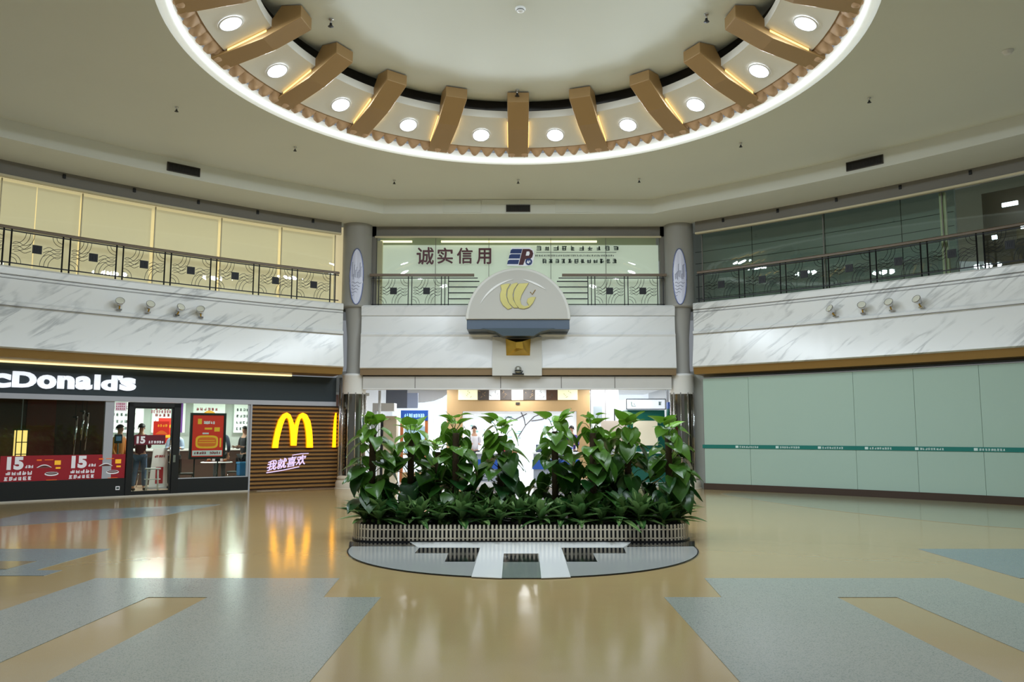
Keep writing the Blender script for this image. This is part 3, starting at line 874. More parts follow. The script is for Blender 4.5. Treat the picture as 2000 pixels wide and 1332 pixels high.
tag(gb, 'faceted gold block fixed below the emblem', 'ornament')
cc = empty('security_camera', (0, YB - .10, 3.16))
MB().box(-.16, .16, -.16, 0, -.02, .01).build('base_shelf', M_black, cc)
MB().tube([(.08, -.08, .01), (.13, -.1, .09)], .012, 6).build('arm', M_black, cc)
MB().lathe([(.001, 0), (.07, 0), (.09, .03), (.09, .15), (.06, .19), (.001, .2)], 18, (0, -.09, .02)).build('camera_body', mat('camera_grey', (150, 150, 140), .3, .4), cc, True)
MB().lathe([(.092, .05), (.096, .05), (.096, .08), (.092, .08)], 18, (0, -.09, .02)).build('camera_band', M_black, cc)
tag(cc, 'small grey security camera on a black shelf under the gold block', 'security camera')

# canopy band above the entrance
cn = empty('canopy', (0, 22.95, 0))
MB().box(-4.35, 4.3, 0, .25, 2.77, 3.12).build('glazed_band', mat('canopy_white', (214, 212, 208), .16, var=.1, vscale=1.2), cn)
MB().box(-4.36, 4.31, -.015, 0, 3.11, 3.135).build('dark_edge', M_black, cn)
MB().box(-4.35, 4.3, -.02, .3, 2.75, 2.775).build('lower_edge', M_white, cn)
for x in (-2.9, -.5, 1.2, 2.7): MB().box(x, x + .02, -.006, 0, 2.78, 3.1).build('seam', M_jointline, cn)
tag(cn, 'glossy white canopy band over the central entrance', 'canopy')

# ================================================================== RIGHT HOARDING
M_hoard = mat('mint_panel', (178, 202, 188), .12, spec=.5, var=.03, vscale=.4)
hd = empty('hoarding')
joints = [.15, 1.45, 4.18, 5.59, 6.99, 8.6, 9.85]
for i, (a_, b_) in enumerate(zip(joints[:-1], joints[1:])):
    o = sweep('R', a_ + .004, b_ - .004, rect(-.10, -.14, .17, 3.03)).build('mint_panel', M_hoard, hd)
sweep('R', 9.88, 26, rect(-.10, -.14, .17, 3.03), st=1).build('mint_panel', M_hoard, hd)
sweep('R', .12, 26, rect(-.08, -.15, 3.03, 3.055)).build('top_channel', M_chrome, hd)
sweep('R', .12, 26, rect(-.13, -.15, .17, 3.0)).build('joint_backing', M_dgreen, hd)
tag(hd, 'long glossy mint green hoarding closing off the right side', 'hoarding')
o = sweep('R', .12, 26, rect(-.06, -.3, 0, .17)).build('baseboard_right', mat('dark_plinth', (84, 70, 62), .15, .3)); struct(o, 'dark glossy plinth under the mint hoarding', 'baseboard')
tp = sweep('R', .10, 10, rect(-.086, -.098, 1.115, 1.215)).build('barrier_tape', mat('teal_tape', (22, 122, 112), .4))
g = MB()
for i, s_ in enumerate((.75, 1.85, 2.95, 4.1, 5.25, 6.5, 7.8)):
    Mx = wall_matrix('R', s_ + .3, -.084, 1.135)
    g.box(0, .08, -.003, 0, .0, .06, Mx)
    glyphs(g, .11, 0.0, 9, .045, .055, .014, 0, 40 + i, .2, Mx)
g.build('tape_lettering', mat('tape_white', (215, 235, 230), .5), tp)
tag(tp, 'teal tape with white lettering stretched across the mint hoarding', 'barrier tape')
# recess above the hoarding
struct(sweep('R', -.3, 27, rect(-.5, -.6, 0, 3.33)).build('wall_right', mat('shop_back', (176, 178, 170), .4)), 'plain wall behind the mint hoarding', 'wall')

# ================================================================== BURGER RESTAURANT ON THE LEFT
M_fascia = mat('dark_fascia', (46, 56, 62), .35)
M_band = mat('silver_band', (188, 190, 198), .35)
M_signw = mat('sign_white', (245, 248, 252), .4, emit=(235, 242, 255), es=.75)
M_blackf = mat('black_frame', (30, 32, 34), .35)
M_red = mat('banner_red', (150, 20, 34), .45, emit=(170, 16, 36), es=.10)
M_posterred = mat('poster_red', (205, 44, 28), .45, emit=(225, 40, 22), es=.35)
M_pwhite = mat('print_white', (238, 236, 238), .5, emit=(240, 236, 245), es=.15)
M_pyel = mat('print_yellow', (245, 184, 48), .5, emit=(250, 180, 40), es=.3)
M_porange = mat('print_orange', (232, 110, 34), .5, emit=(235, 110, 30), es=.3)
M_brownp = mat('print_brown', (90, 34, 24), .5)
M_arch = mat('arch_yellow', (255, 198, 20), .4, emit=(255, 166, 0), es=2.5)
M_arch_s = mat('arch_side', (235, 170, 10), .4, emit=(255, 190, 0), es=.6)
M_neon = mat('neon_lilac', (225, 210, 240), .4, emit=(225, 200, 250), es=.7)
M_slat = mat('wood_slat', (156, 114, 62), .45, var=.12, vscale=3)
M_slatdark = mat('slat_shadow_backing', (52, 36, 22), .7)
ex2 = 26
fas = sweep('L', -.1, 12.5, rect(-.58, -.80, 2.41, 3.10), st=.3).build('shop_fascia', M_fascia)
tag(fas, 'dark blue-grey sign fascia over the burger restaurant', 'fascia')
bd = sweep('L', -.1, 12.5, rect(-.56, -.80, 2.29, 2.41), st=.3).build('silver_strip', M_band, fas)
lp = sweep('L', 1.2, 12.5, rect(-.50, -.56, 3.085, 3.125), st=.3).build('strip_light', mat('cream_strip_light', (255, 240, 190), .5, emit=(255, 232, 170), es=1.3))
tag(lp, 'thin cream strip light along the top of the restaurant fascia', 'strip light')
sg_ = empty('shop_sign')
place(sg_, 'L', 6.6, -.57, 2.5)
inv = sg_.matrix_basis.inverted() if False else None
for ch, s0, s1, z0, z1 in (('M', 8.85, 8.24, 2.53, 2.90), ('c', 8.19, 7.76, 2.52, 2.84), ('D', 7.73, 7.26, 2.54, 2.90), ('o', 7.24, 6.86, 2.53, 2.85), ('n', 6.83, 6.48, 2.545, 2.85), ('a', 6.45, 6.10, 2.54, 2.86),
                           ('l', 6.05, 5.93, 2.55, 2.91), ('d', 5.90, 5.55, 2.54, 2.91), ("'", 5.53, 5.44, 2.80, 2.91), ('s', 5.49, 5.13, 2.55, 2.87)):
    p0, h0 = wp('L', s0, -.57); p1, h1 = wp('L', s1, -.57)
    o = text_obj('letter', ch, 1.0, M_signw, None, (0, 0, 0), .035, .045, fitw=(p1 - p0).length, fith=z1 - z0)
    P0, H0 = wp('L', 6.6, -.57, 2.5)
    B = Matrix.Translation(P0) @ Matrix.Rotation(H0, 4, 'Z')
    ang = math.atan2(p1.y - p0.y, p1.x - p0.x)
    Wm = Matrix.Translation((p0.x, p0.y, z0)) @ Matrix.Rotation(ang, 4, 'Z')
    o.parent = sg_; L_ = B.inverted() @ Wm
    o.location = L_.to_translation(); o.rotation_euler = L_.to_euler()
tag(sg_, 'large white raised letters of the restaurant name on the dark fascia', 'shop sign')

# slat wall
sw = empty('slat_wall')
mb = MB(); z = .05
while z < 2.26:
    sweep('L', -.18, 2.22, [(-.60, z), (-.565, z + .016), (-.565, z + .052), (-.60, z + .068)], mb, .3); z += .1065
mb.build('slats', M_slat, sw)
sweep('L', -.2, 2.24, rect(-.60, -.66, .02, 2.29)).build('slat_backing', M_slatdark, sw)
sweep('L', 2.22, 2.26, rect(-.56, -.66, .0, 2.30)).build('end_strip', M_band, sw)
tag(sw, 'brown horizontal slat wall between the shop window and the left column', 'slat wall')

ar = empty('arches_sign'); place(ar, 'L', 1.12, -.57, 1.13)
pts = [(1265, 490), (1272, 430), (1288, 345), (1312, 262), (1345, 214), (1380, 198), (1410, 214), (1432, 256), (1450, 306), (1467, 256), (1488, 214), (1520, 198), (1556, 214), (1588, 268), (1605, 345), (1614, 430), (1617, 490),
       (1562, 490), (1560, 430), (1552, 355), (1538, 290), (1522, 250), (1510, 240), (1498, 256), (1484, 310), (1476, 390), (1472, 472), (1424, 472), (1419, 390), (1408, 306), (1394, 252), (1382, 240), (1366, 254), (1348, 306), (1332, 370), (1320, 430), (1315, 490)]
P2 = [((u - 1441) / 352 * 1.14, (490 - v) / 292 * .96) for u, v in pts]
# one even outline, triangulated by strips so that the curves stay clean
me_b = MB().prism(P2, -.09, -.01)
o = me_b.build('arches', M_arch, ar)
o.data.materials.append(M_arch_s)
for p in o.data.polygons:
    if abs(p.normal.y) < .5: p.material_index = 1
tag(ar, 'glowing yellow double-arch sign on the brown slat wall', 'arches sign')
P_ = MB().prism([(-.045, 0), (-.035, .45), (-.01, .8), (.02, .97), (.045, .97), (.045, 0)], -.06, -.01)
ae = P_.build('arch_edge_sign', M_arch); place(ae, 'L', -.06, -.57, 1.13)
tag(ae, 'narrow glowing yellow arch end at the right edge of the slat wall', 'arch sign')
cp_ = MB().tube([(0, 0, 0), (0, 0, 3.1)], .045, 14).build('chrome_post', M_chrome, None, True); p_, h_ = wp('L', -.20, -.5); cp_.location = (p_.x, p_.y, 0)
MB().lathe([(.001, 0), (.075, 0), (.075, .03), (.05, .04)], 20).build('base', M_chrome, cp_, True)
tag(cp_, 'slim chrome post between the slat wall and the left column', 'post')
ns = empty('neon_sign'); place(ns, 'L', 1.2, -.565, .73)
o = text_obj('script', '我就喜欢', .3, M_neon, ns, (-.58, 0, -.22), .012, .004, .35, fitw=1.12, fith=.27); o.rotation_euler = (0, R(-9), 0)
g = MB(); g.tube([(-.60, -.01, -.26), (-.2, -.012, -.21), (.3, -.01, -.12)], .014, 6); g.tube([(.1, -.01, .20), (.35, -.01, .235), (.56, -.01, .24)], .012, 6); g.build('neon_swoosh', M_neon, ns)
tag(ns, 'slanted lilac neon script below the yellow arches', 'neon sign')

# kick panels, frames, glass
M_kick = mat('black_kick', (34, 37, 40), .3)
kp = sweep('L', 5.23, 12.5, rect(-.59, -.70, .03, .45)).build('kick_panel', M_kick); tag(kp, 'black kick panel below the wide dark restaurant window', 'kick panel')
kp = sweep('L', 2.26, 4.02, rect(-.59, -.70, .03, .38)).build('kick_panel', M_kick); tag(kp, 'black kick panel below the window with the red burger poster', 'kick panel')
struct(sweep('L', 2.26, 12.5, rect(-.56, -.70, 0, .03)).build('baseboard_left', mat('pale_skirting', (205, 200, 188), .3)), 'thin pale skirting line along the restaurant front', 'baseboard')
st = place(MB().box(-.045, .045, -.006, 0, 0, .09).build('sticker', M_pwhite), 'L', 5.40, -.588, .17)
MB().box(-.03, .03, -.008, -.006, .02, .07).build('print', M_gtxt, st)
tag(st, 'small square white sticker on the black kick panel beside the door', 'sticker')
wn = empty('window_4'); struct(wn, 'wide dark restaurant window with red banner', 'window')
for a_, b_ in ((5.27, 5.56), (5.76, 8.4), (8.45, 12.5)): sweep('L', a_, b_, rect(-.62, -.632, .45, 2.29)).build('pane', M_glass, wn)
sweep('L', 5.56, 5.76, rect(-.60, -.68, .45, 2.29)).build('silver_post', M_band, wn)
sweep('L', 8.40, 8.45, rect(-.60, -.66, .45, 2.29)).build('mullion', M_blackf, wn)
wn = empty('window_5'); struct(wn, 'restaurant window with red burger poster beside the slat wall', 'window')
sweep('L', 2.28, 4.02, rect(-.62, -.632, .38, 2.29)).build('pane', M_glass, wn)
sweep('L', 2.26, 2.31, rect(-.60, -.66, .38, 2.29)).build('upright', M_band, wn)
sweep('L', 2.28, 4.02, rect(-.59, -.67, .38, .40)).build('sill', M_band, wn)
# door
dr = empty('door_1'); place(dr, 'L', 4.63, -.62, 0); struct(dr, 'glass door in a heavy black frame', 'door')
f = MB(); f.box(-.62, -.51, -.06, .06, .0, 2.27).box(.45, .62, -.06, .06, .0, 2.27).box(-.62, .62, -.06, .06, 2.17, 2.28)
f.build('door_frame', M_blackf, dr)
lf = MB().box(-.51, -.47, -.03, .03, .03, 2.17).box(.41, .45, -.03, .03, .03, 2.17).box(-.47, .41, -.03, .03, .03, .12).box(-.47, .41, -.03, .03, 2.13, 2.17).build('door_leaf', M_blackf, dr)
MB().box(-.47, .41, -.005, .005, .12, 2.13).build('pane', M_glass, lf)
MB().tube([(.40, -.06, .75), (.40, -.06, 1.35)], .014, 8).tube([(.40, 0, .8), (.40, -.06, .8)], .01, 6).tube([(.40, 0, 1.3), (.40, -.06, 1.3)], .01, 6).build('handle', M_chrome, lf, True)
MB().box(.47, .53, -.07, -.05, .80, .98).build('lock_plate', M_chrome, dr)

def fifteen(parent, x, z, h, y=-.004):
    text_obj('price', '15', 1, M_pwhite, parent, (x, y, z), .002, .05, fitw=h * 1.12, fith=h)
# door decals
db = MB().box(-.45, .28, -.012, -.008, 1.24, 1.48).build('door_banner', mat('door_maroon', (112, 22, 44), .5)); place(db, 'L', 4.63, -.62, 0)
fifteen(db, -.40, 1.27, .18, -.014)
g = MB(); glyphs(g, -.12, 1.27, 6, .045, .07, .018, -.013, 3, .2); g.build('small_print', M_pwhite, db)
tag(db, 'dark red price strip across the glass door', 'banner')
dp = MB().box(-.02, .36, -.010, -.006, 1.48, 1.82).build('door_poster', M_posterred); place(dp, 'L', 4.63, -.62, 0)
g = MB(); glyphs(g, .08, 1.68, 4, .045, .07, .015, -.011, 8, .2); g.build('small_print', M_pyel, dp)
MB().prism([(.03 + .015 * i, 1.50 + .09 * math.sin(PI * i / 20)) for i in range(21)], -.014, -.010).build('bun_print', M_porange, dp)
tag(dp, 'square red poster on the upper half of the glass door', 'poster')
g = MB(); glyphs(g, -.10, 2.02, 8, .05, .085, .012, -.012, 12, .16)
pk = g.build('door_lettering', mat('pink_print', (205, 70, 110), .5)); place(pk, 'L', 4.63, -.62, 0); tag(pk, 'pink lettering across the top of the glass door', 'lettering')
pk = sweep('L', 5.29, 5.54, rect(-.612, -.617, 2.06, 2.27)).build('pink_notice', mat('pink_paper', (236, 214, 226), .5, emit=(236, 214, 226), es=.2))
g = MB()
for r_ in range(3): glyphs(g, -.11, .02 + .06 * r_, 5, .03, .04, .012, -.002, 20 + r_, .2)
gg = g.build('notice_print', mat('pink_print', (205, 70, 110), .5), pk); p, h = wp('L', 5.415, -.611, 2.07); gg.location = p; gg.rotation_euler = (0, 0, h)
tag(pk, 'small pink printed notice at the top of the narrow pane left of the door', 'notice')

# window banner, two repeats of the offer
def burger(mb_w, mb_b, cx, cz, s, y):
    mb_w.prism([(cx + s * math.cos(R(a)), cz + s * .33 * math.sin(R(a))) for a in range(0, 360, 18)], y - .004, y)
    mb_b.prism([(cx + s * .86 * math.cos(R(a)), cz + s * .10 + s * .22 * math.sin(R(a))) for a in range(0, 360, 18)], y - .007, y - .004)
    mb_w.prism([(cx + s * .8 * math.cos(R(a)), cz + s * .2 + s * .12 * math.sin(R(a))) for a in range(0, 360, 18)], y - .010, y - .007)
    mb_b.prism([(cx + s * .7 * math.cos(R(a)), cz + s * .22 + s * .07 * math.sin(R(a))) for a in range(0, 360, 18)], y - .013, y - .010)
def offer(s_mid, label):
    hw = .645
    o = sweep('L', s_mid - hw, s_mid + hw, rect(-.606, -.612, .44, 1.02), st=.2).build('window_banner', M_red)
    p, h = wp('L', s_mid, -.598, 0)
    def sub(name, m_, mbx):
        q = mbx.build(name, m_, o); q.location = p; q.rotation_euler = (0, 0, h); return q
    q = text_obj('price', '15', 1, M_pwhite, o, (0, 0, 0), .002, .06, fitw=.33, fith=.29)
    M0 = Matrix.Translation(p) @ Matrix.Rotation(h, 4, 'Z') @ Matrix.Translation((-.53, 0, .71))
    q.location = M0.to_translation(); q.rotation_euler = (0, 0, h)
    mw = MB(); glyphs(mw, -.17, .74, 3, .045, .07, .015, -.002, 31, .2); glyphs(mw, -.54, .59, 5, .085, .09, .022, -.002, 32, .2); glyphs(mw, -.57, .47, 6, .075, .09, .018, -.002, 33, .2)
    sub('white_print', M_pwhite, mw)
    w2 = MB(); b2_ = MB(); burger(w2, b2_, .38, .60, .145, -.001)
    w2.prism([(.06 + .02 * i, .745 + .07 * math.sin(PI * i / 16)) for i in range(17)], -.004, 0)
    b2_.prism([(.09 + .0165 * i, .748 + .045 * math.sin(PI * i / 16)) for i in range(17)], -.008, -.004)
    sub('burger_print', M_pwhite, w2); sub('burger_filling', M_brownp, b2_)
    sub('coupon_print', M_pyel, MB().box(.43, .56, -.004, 0, .80, .90).box(.46, .56, -.004, 0, .71, .75))
    sub('red_print', M_porange, MB().box(.06, .16, -.004, 0, .90, .93).box(.22, .40, -.004, 0, .91, .925).box(.28, .5, -.004, 0, .455, .465))
    tag(o, label, 'banner', 'red offer banners on the window')
offer(5.90, 'red price banner low on the dark window, the one next to the door')
offer(7.19, 'red price banner low on the dark window at the left edge of the picture')

dv = MB().box(-.09, .09, -.05, 0, 0, .22).build('card_reader', M_blackf, None, bevel=.02); place(dv, 'L', 5.42, -.64 - .05, 1.28)
MB().box(-.06, .06, -.055, -.05, .06, .17).build('screen', mat('reader_screen', (120, 150, 190), .3), dv)
MB().tube([(0, -.02, 0), (.01, -.02, -.45)], .014, 6).build('stalk', M_chrome, dv)
tag(dv, 'small dark device with pale screen behind the narrow pane beside the door', 'device')
# red burger poster in a black stand
ps = empty('poster_stand'); place(ps, 'L', 3.25, -.85, 0)
f = MB().box(-.46, -.40, -.03, .03, .86, 2.05).box(.40, .46, -.03, .03, .86, 2.05).box(-.40, .40, -.03, .03, 1.99, 2.05).box(-.40, .40, -.03, .03, .86, .92)
f.build('poster_frame', M_blackf, ps)
MB().tube([(-.3, .05, .9), (-.3, .05, .02)], .018, 8).tube([(.3, .05, .9), (.3, .05, .02)], .018, 8).box(-.4, .4, -.15, .2, 0, .02).build('stand_foot', M_blackf, ps)
pp = MB().box(-.40, .40, -.01, .01, .92, 1.99).build('poster_print', M_posterred, ps)
MB().box(-.38, .38, -.014, -.010, .945, 1.08).build('white_footer', M_pwhite, pp)
g = MB(); glyphs(g, -.34, .98, 5, .05, .07, .015, -.015, 51, .2); glyphs(g, .06, .98, 5, .045, .07, .013, -.015, 52, .2); g.build('footer_print', M_red, pp)
g = MB().box(-.27, -.17, -.016, -.01, 1.76, 1.90); g.box(-.09, .10, -.016, -.010, 1.62, 1.67).box(.16, .30, -.016, -.01, 1.57, 1.68); g.build('yellow_print', M_pyel, pp)
g = MB(); glyphs(g, -.12, 1.76, 5, .05, .08, .01, -.012, 53, .25); g.box(-.14, .02, -.016, -.01, 1.50, 1.54); g.build('white_print', M_pwhite, pp)
def rr(cx, cz, a, b, n=24, p_=4): return [(cx + a * math.copysign(abs(math.cos(2*PI*i/n)) ** (2/p_), math.cos(2*PI*i/n)), cz + b * math.copysign(abs(math.sin(2*PI*i/n)) ** (2/p_), math.sin(2*PI*i/n))) for i in range(n)]
MB().prism(rr(-.02, 1.30, .29, .17), -.016, -.010).build('burger_outline', M_pyel, pp)
MB().prism(rr(-.02, 1.30, .24, .12), -.020, -.016).build('burger_box', M_porange, pp)
MB().box(-.24, .2, -.024, -.020, 1.27, 1.29).box(-.22, .18, -.024, -.020, 1.33, 1.345).box(.31, .35, -.016, -.010, 1.16, 1.40).build('burger_layer_print', M_pyel, pp)
tag(ps, 'red burger poster in a black floor stand behind the restaurant window', 'poster')

# interior shell
M_tile = mat('restaurant_floor', (168, 140, 118), .3, var=.06)
M_bright = mat('menu_white', (232, 238, 232), .5, emit=(225, 240, 228), es=.55)
struct(sweep('L', -1.2, 12.5, rect(-.7, -6.6, .0, .012), st=.5).build('floor_restaurant', M_tile))
struct(sweep('L', -1.2, 12.5, rect(-.8, -6.6, 2.62, 2.7), st=.5).build('ceiling_restaurant', mat('shop_ceiling', (220, 222, 220), .6)))
struct(sweep('L', -1.6, 12.5, rect(-6.5, -6.6, 0, 2.62), st=.5).build('wall_restaurant_back', mat('shop_wall_pale', (200, 206, 200), .6)))
o = MB(); a_ = wp('L', -.15, -.66)[0]; b_ = wp('L', -1.2, -6.6)[0]
d_ = (b_ - a_).normalized(); nn = Vector((d_.y, -d_.x, 0)) * .05
o.slab([(a_.x, a_.y), (b_.x, b_.y), (b_.x + nn.x, b_.y + nn.y), (a_.x + nn.x, a_.y + nn.y)], 0, 2.62)
struct(o.build('wall_restaurant_end', mat('end_wall_brown', (128, 92, 80), .6, var=.1)))
struct(sweep('L', 5.22, 12.4, rect(-2.6, -2.7, 0.012, 2.62), st=.5).build('wall_restaurant_partition', mat('dark_wood_partition', (70, 44, 34), .4, var=.3, vscale=1.2)))
mb = sweep('L', 6.3, 6.9, rect(-2.55, -2.6, .2, 2.5)); o = mb.build('red_wood_panel', mat('red_wood', (98, 38, 26), .4)); tag(o, 'dark red wood panel on the dim restaurant partition', 'panel')
# ceiling light panels added to brighten the restaurant
for s_, off, t in ((1.2, -2.6, 'nearest the slat wall'), (3.2, -2.2, 'behind the poster window'), (3.4, -4.6, 'deep behind the door'), (1.0, -4.8, 'deep behind the slat wall'), (5.0, -4.8, 'deep to the left of the door')):
    root = empty('added_panel_light'); place(root, 'L', s_, off, 2.60)
    MB().box(-.6, .6, -.3, .3, -.01, .015).build('panel_frame', M_band, root)
    MB().box(-.56, .56, -.26, .26, -.014, -.010).build('diffuser', mat('panel_glow', (255, 255, 255), .5, emit=(245, 248, 255), es=4.), root)
    ld = bpy.data.lights.new('added_panel_lamp', 'AREA'); ld.shape = 'RECTANGLE'; ld.size = 1.1; ld.size_y = .5; ld.energy = SHOP_W; ld.color = (1, .98, .96)
    lo = bpy.data.objects.new('added_panel_lamp', ld); COL.objects.link(lo); lo.parent = root; lo.location = (0, 0, -.03)
    tag(root, 'added ceiling light panel in the restaurant, ' + t, 'ceiling light', 'added restaurant light panels')
# menu boards on the back wall
MBS = [(4.9, 1.0, 'g'), (3.85, 1.0, 'w'), (2.8, 1.0, 'p'), (1.75, 1.0, 'o'), (.7, .9, 'w')]
M_mint = mat('menu_mint', (170, 210, 190), .5, emit=(170, 215, 190), es=.5)
for i, (s_, wd, kd) in enumerate(MBS):
    root = empty('menu_board'); place(root, 'L', s_, -6.3, 1.55)
    MB().box(-wd / 2, wd / 2, 0, .06, 0, .95).build('light_box', M_bright if kd != 'g' else M_mint, root)
    g = MB()
    for r_ in range(4): glyphs(g, -wd * .42, .08 + .21 * r_, 6, wd * .08, .10, wd * .04, -.002, 60 + 9 * i + r_, .2)
    g.build('menu_print', {'g': M_gtxt, 'w': M_gtxt, 'p': M_red, 'o': M_red}[kd], root)
    if kd == 'o': MB().prism([(.3 * math.cos(R(a)), .3 + .42 * math.sin(R(a)) * (1 if a <= 180 else 0)) for a in range(0, 181, 12)], -.012, -.006).build('orange_bun_print', M_pyel, root)
    if kd == 'p': MB().box(.30, .42, -.012, -.004, 0, .95).build('purple_stripe', mat('purple_print', (120, 70, 150), .5, emit=(120, 70, 150), es=.3), root)
    tag(root, 'lit menu board on the restaurant back wall, %s from the right' % ORD[4 - i], 'menu board', 'lit menu boards')
# counter
ct = empty('service_counter'); place(ct, 'L', 3.0, -5.2, 0)
MB().box(-2.4, 2.4, -.3, .3, 0.012, 1.0).build('counter_body', mat('counter_dark', (74, 54, 48), .4), ct)
MB().box(-2.45, 2.45, -.35, .35, 1.0, 1.05).build('counter_top', M_white, ct)
tag(ct, 'long service counter with white top below the menu boards', 'counter')
# hanging red poster and promo board deep inside
o = MB().box(-.22, .22, -.01, .01, 1.25, 1.95).build('hanging_poster', M_posterred); place(o, 'L', 3.6, -3.2, 0)
MB().prism([(-.16 + .016 * i, 1.40 + .12 * math.sin(PI * i / 20)) for i in range(21)], -.016, -.010).build('bun_print', M_pyel, o)
g = MB(); glyphs(g, -.14, 1.68, 4, .05, .09, .02, -.011, 77, .2); g.build('poster_lettering', M_pyel, o)
tag(o, 'red burger poster hanging inside the restaurant behind the door', 'poster')
pb = empty('promo_stand'); place(pb, 'L', 3.78, -3.0, 0)
MB().prism([(-.26, .05), (.26, .05), (.18, 1.12), (-.18, 1.12)], -.02, .02).build('board', M_white, pb)
MB().box(-.28, .28, -.12, .12, 0.012, .06).build('foot', M_band, pb)
g = MB(); glyphs(g, -.14, .86, 5, .04, .07, .016, -.022, 78, .2); g.box(-.10, .10, -.026, -.022, .15, .6); g.build('board_print', M_red, pb)
tag(pb, 'tapered white promotional board standing behind the door', 'promo board')
# lantern and mirror strips in the dim window
ln = empty('lantern'); place(ln, 'L', 7.15, -1.9, .72)
MB().box(-.14, .14, -.14, .14, 0, .03).box(-.14, .14, -.14, .14, .87, .9).build('caps', M_blackf, ln)
MB().box(-.11, .11, -.11, .11, .03, .87).build('glass', mat('lantern_glow', (255, 214, 130), .5, emit=(255, 208, 120), es=1.4), ln)
g = MB()
for x in (-.12, 0, .12):
    for y in (-.12, .12): g.box(x - .01, x + .01, y - .01, y + .01, .03, .87)
for z in (.3, .58): g.box(-.13, .13, -.125, -.115, z, z + .02)
g.build('bars', M_blackf, ln); MB().box(-.18, .18, -.18, .18, -.70, 0).build('pedestal', M_slatdark, ln)
MB().tube([(0, 0, .9), (0, 0, 1.88)], .012, 6).build('hanging_rod', M_band, ln)
tag(ln, 'warm lit lantern behind the wide dark restaurant window', 'lantern')
for k, (s_, z0, z1) in enumerate(((6.15, 1.0, 1.9), (5.98, 1.35, 2.05), (5.86, 1.1, 2.0))):
    p0 = wp('L', s_, -1.5 - .1 * k)[0]
    o = MB().tube([(0, 0, 0), (.03, .02, z1 - z0)], .022, 8, .03).build('steel_tube', M_chrome, None, True, (p0.x, p0.y, z0))
    b3 = MB().box(-.05, .05, -.03, .03, z1 - z0, z1 - z0 + .03).build('bracket', M_blackf, o)
    MB().tube([(0, 0, 0), (0, 0, .012 - z0)], .008, 6).tube([(0, 0, z1 - z0), (0, 0, 2.62 - z0)], .006, 6).build('floor_rod', M_blackf, o)
    tag(o, 'shiny steel tube behind the right end of the dark window, %s from the silver post' % ORD[2 - k], 'steel tube', 'steel tubes in the dark window')

# furniture near the poster window
tb = empty('round_table'); place(tb, 'L', 2.70, -1.8, 0)
MB().lathe([(.001, .72), (.40, .72), (.42, .735), (.40, .75), (.001, .75)], 36).build('tabletop', M_white, tb, 'auto')
MB().lathe([(.03, .03), (.03, .72)], 16).build('pole', M_chrome, tb, True)
MB().lathe([(.001, .012), (.24, .012), (.24, .025), (.03, .045), (.001, .045)], 28).build('base', M_chrome, tb, True)
tag(tb, 'small round white table on a chrome pole behind the poster window', 'table')
def on_table(o, dx, dy):
    p, h = wp('L', 2.70, -1.8, .75); o.location = (p.x + dx, p.y + dy, .75)
M_food = mat('food_brown', (150, 92, 48), .5, var=.2, vscale=20)
bw = empty('food_tray'); MB().box(-.15, .15, -.1, .1, 0, .012).build('tray', M_brownp, bw)
MB().lathe([(.001, .012), (.05, .015), (.055, .03), (.055, .05), (.04, .075), (.001, .085)], 18, (-.06, 0, 0)).build('burger', M_food, bw, True)
MB().lathe([(.03, .012), (.042, .13), (.044, .135), (.001, .14)], 16, (.07, .01, 0)).build('cup', M_pwhite, bw, True)
on_table(bw, -.16, 0); tag(bw, 'brown tray with a burger and paper cup on the left half of the white table', 'tray')
b2 = copy_tree(bw); on_table(b2, .17, .05); b2.rotation_euler.z = R(150); b2['label'] = 'brown tray with a burger and paper cup on the right half of the white table'
def make_chair():
    root = empty('dining_chair')
    m_ = mat('dark_wicker', (50, 46, 44), .6, bump=.5, bscale=60)
    MB().box(-.22, .22, -.22, .22, .42, .47).build('seat', m_, root, bevel=.02)
    b = MB(); vs = []; 
    for i in range(9):
        a = R(-60 + 15 * i)
        for z in (.45, .62, .84): vs.append((.24 * math.sin(a), .24 * math.cos(a) * (1 if True else 1), z))
    vs2 = [(x * .9, y * .9, z) for x, y, z in vs]
    n_ = len(vs); fs = []
    for i in range(8):
        for q in range(2):
            a = i * 3 + q; fs += [(a, a + 3, a + 4, a + 1), (a + n_, a + 1 + n_, a + 4 + n_, a + 3 + n_)]
        fs.append((i * 3 + 2, i * 3 + 5, i * 3 + 5 + n_, i * 3 + 2 + n_)); fs.append((i * 3, i * 3 + n_, i * 3 + 3 + n_, i * 3 + 3))
    fs += [(0, 1, 1 + n_, n_), (1, 2, 2 + n_, 1 + n_), (24, 24 + n_, 25 + n_, 25), (25, 25 + n_, 26 + n_, 26)]
    b.add(vs + vs2, fs).build('backrest', m_, root)
    for sx_ in (-1, 1):
        for sy_ in (-1, 1): MB().tube([(sx_ * .18, sy_ * .18, .42), (sx_ * .22, sy_ * .22, .012)], .014, 8).build('leg', M_chrome, root, True)
    return root
c0 = make_chair(); place(c0, 'L', 3.45, -1.9, 0); c0.rotation_euler.z += R(70); tag(c0, 'dark wicker chair left of the small white table', 'chair', 'chairs in the restaurant')
c1 = copy_tree(c0); place(c1, 'L', 2.05, -2.1, 0); c1.rotation_euler.z += R(-60); c1['label'] = 'dark wicker chair right of the small white table'
c2 = copy_tree(c0); place(c2, 'L', 3.8, -3.9, 0); c2.rotation_euler.z += R(20); c2['label'] = 'dark wicker chair deep inside near the counter'
bb = MB().box(-.20, .20, -.14, .14, 0, .36).build('carrier_box', mat('box_blue', (38, 132, 196), .45), None, bevel=.015); place(bb, 'L', 2.12, -1.25, .38)
MB().box(-.21, .21, -.15, .15, .32, .37).build('lid', mat('box_blue_lid', (60, 150, 205), .4), bb); 
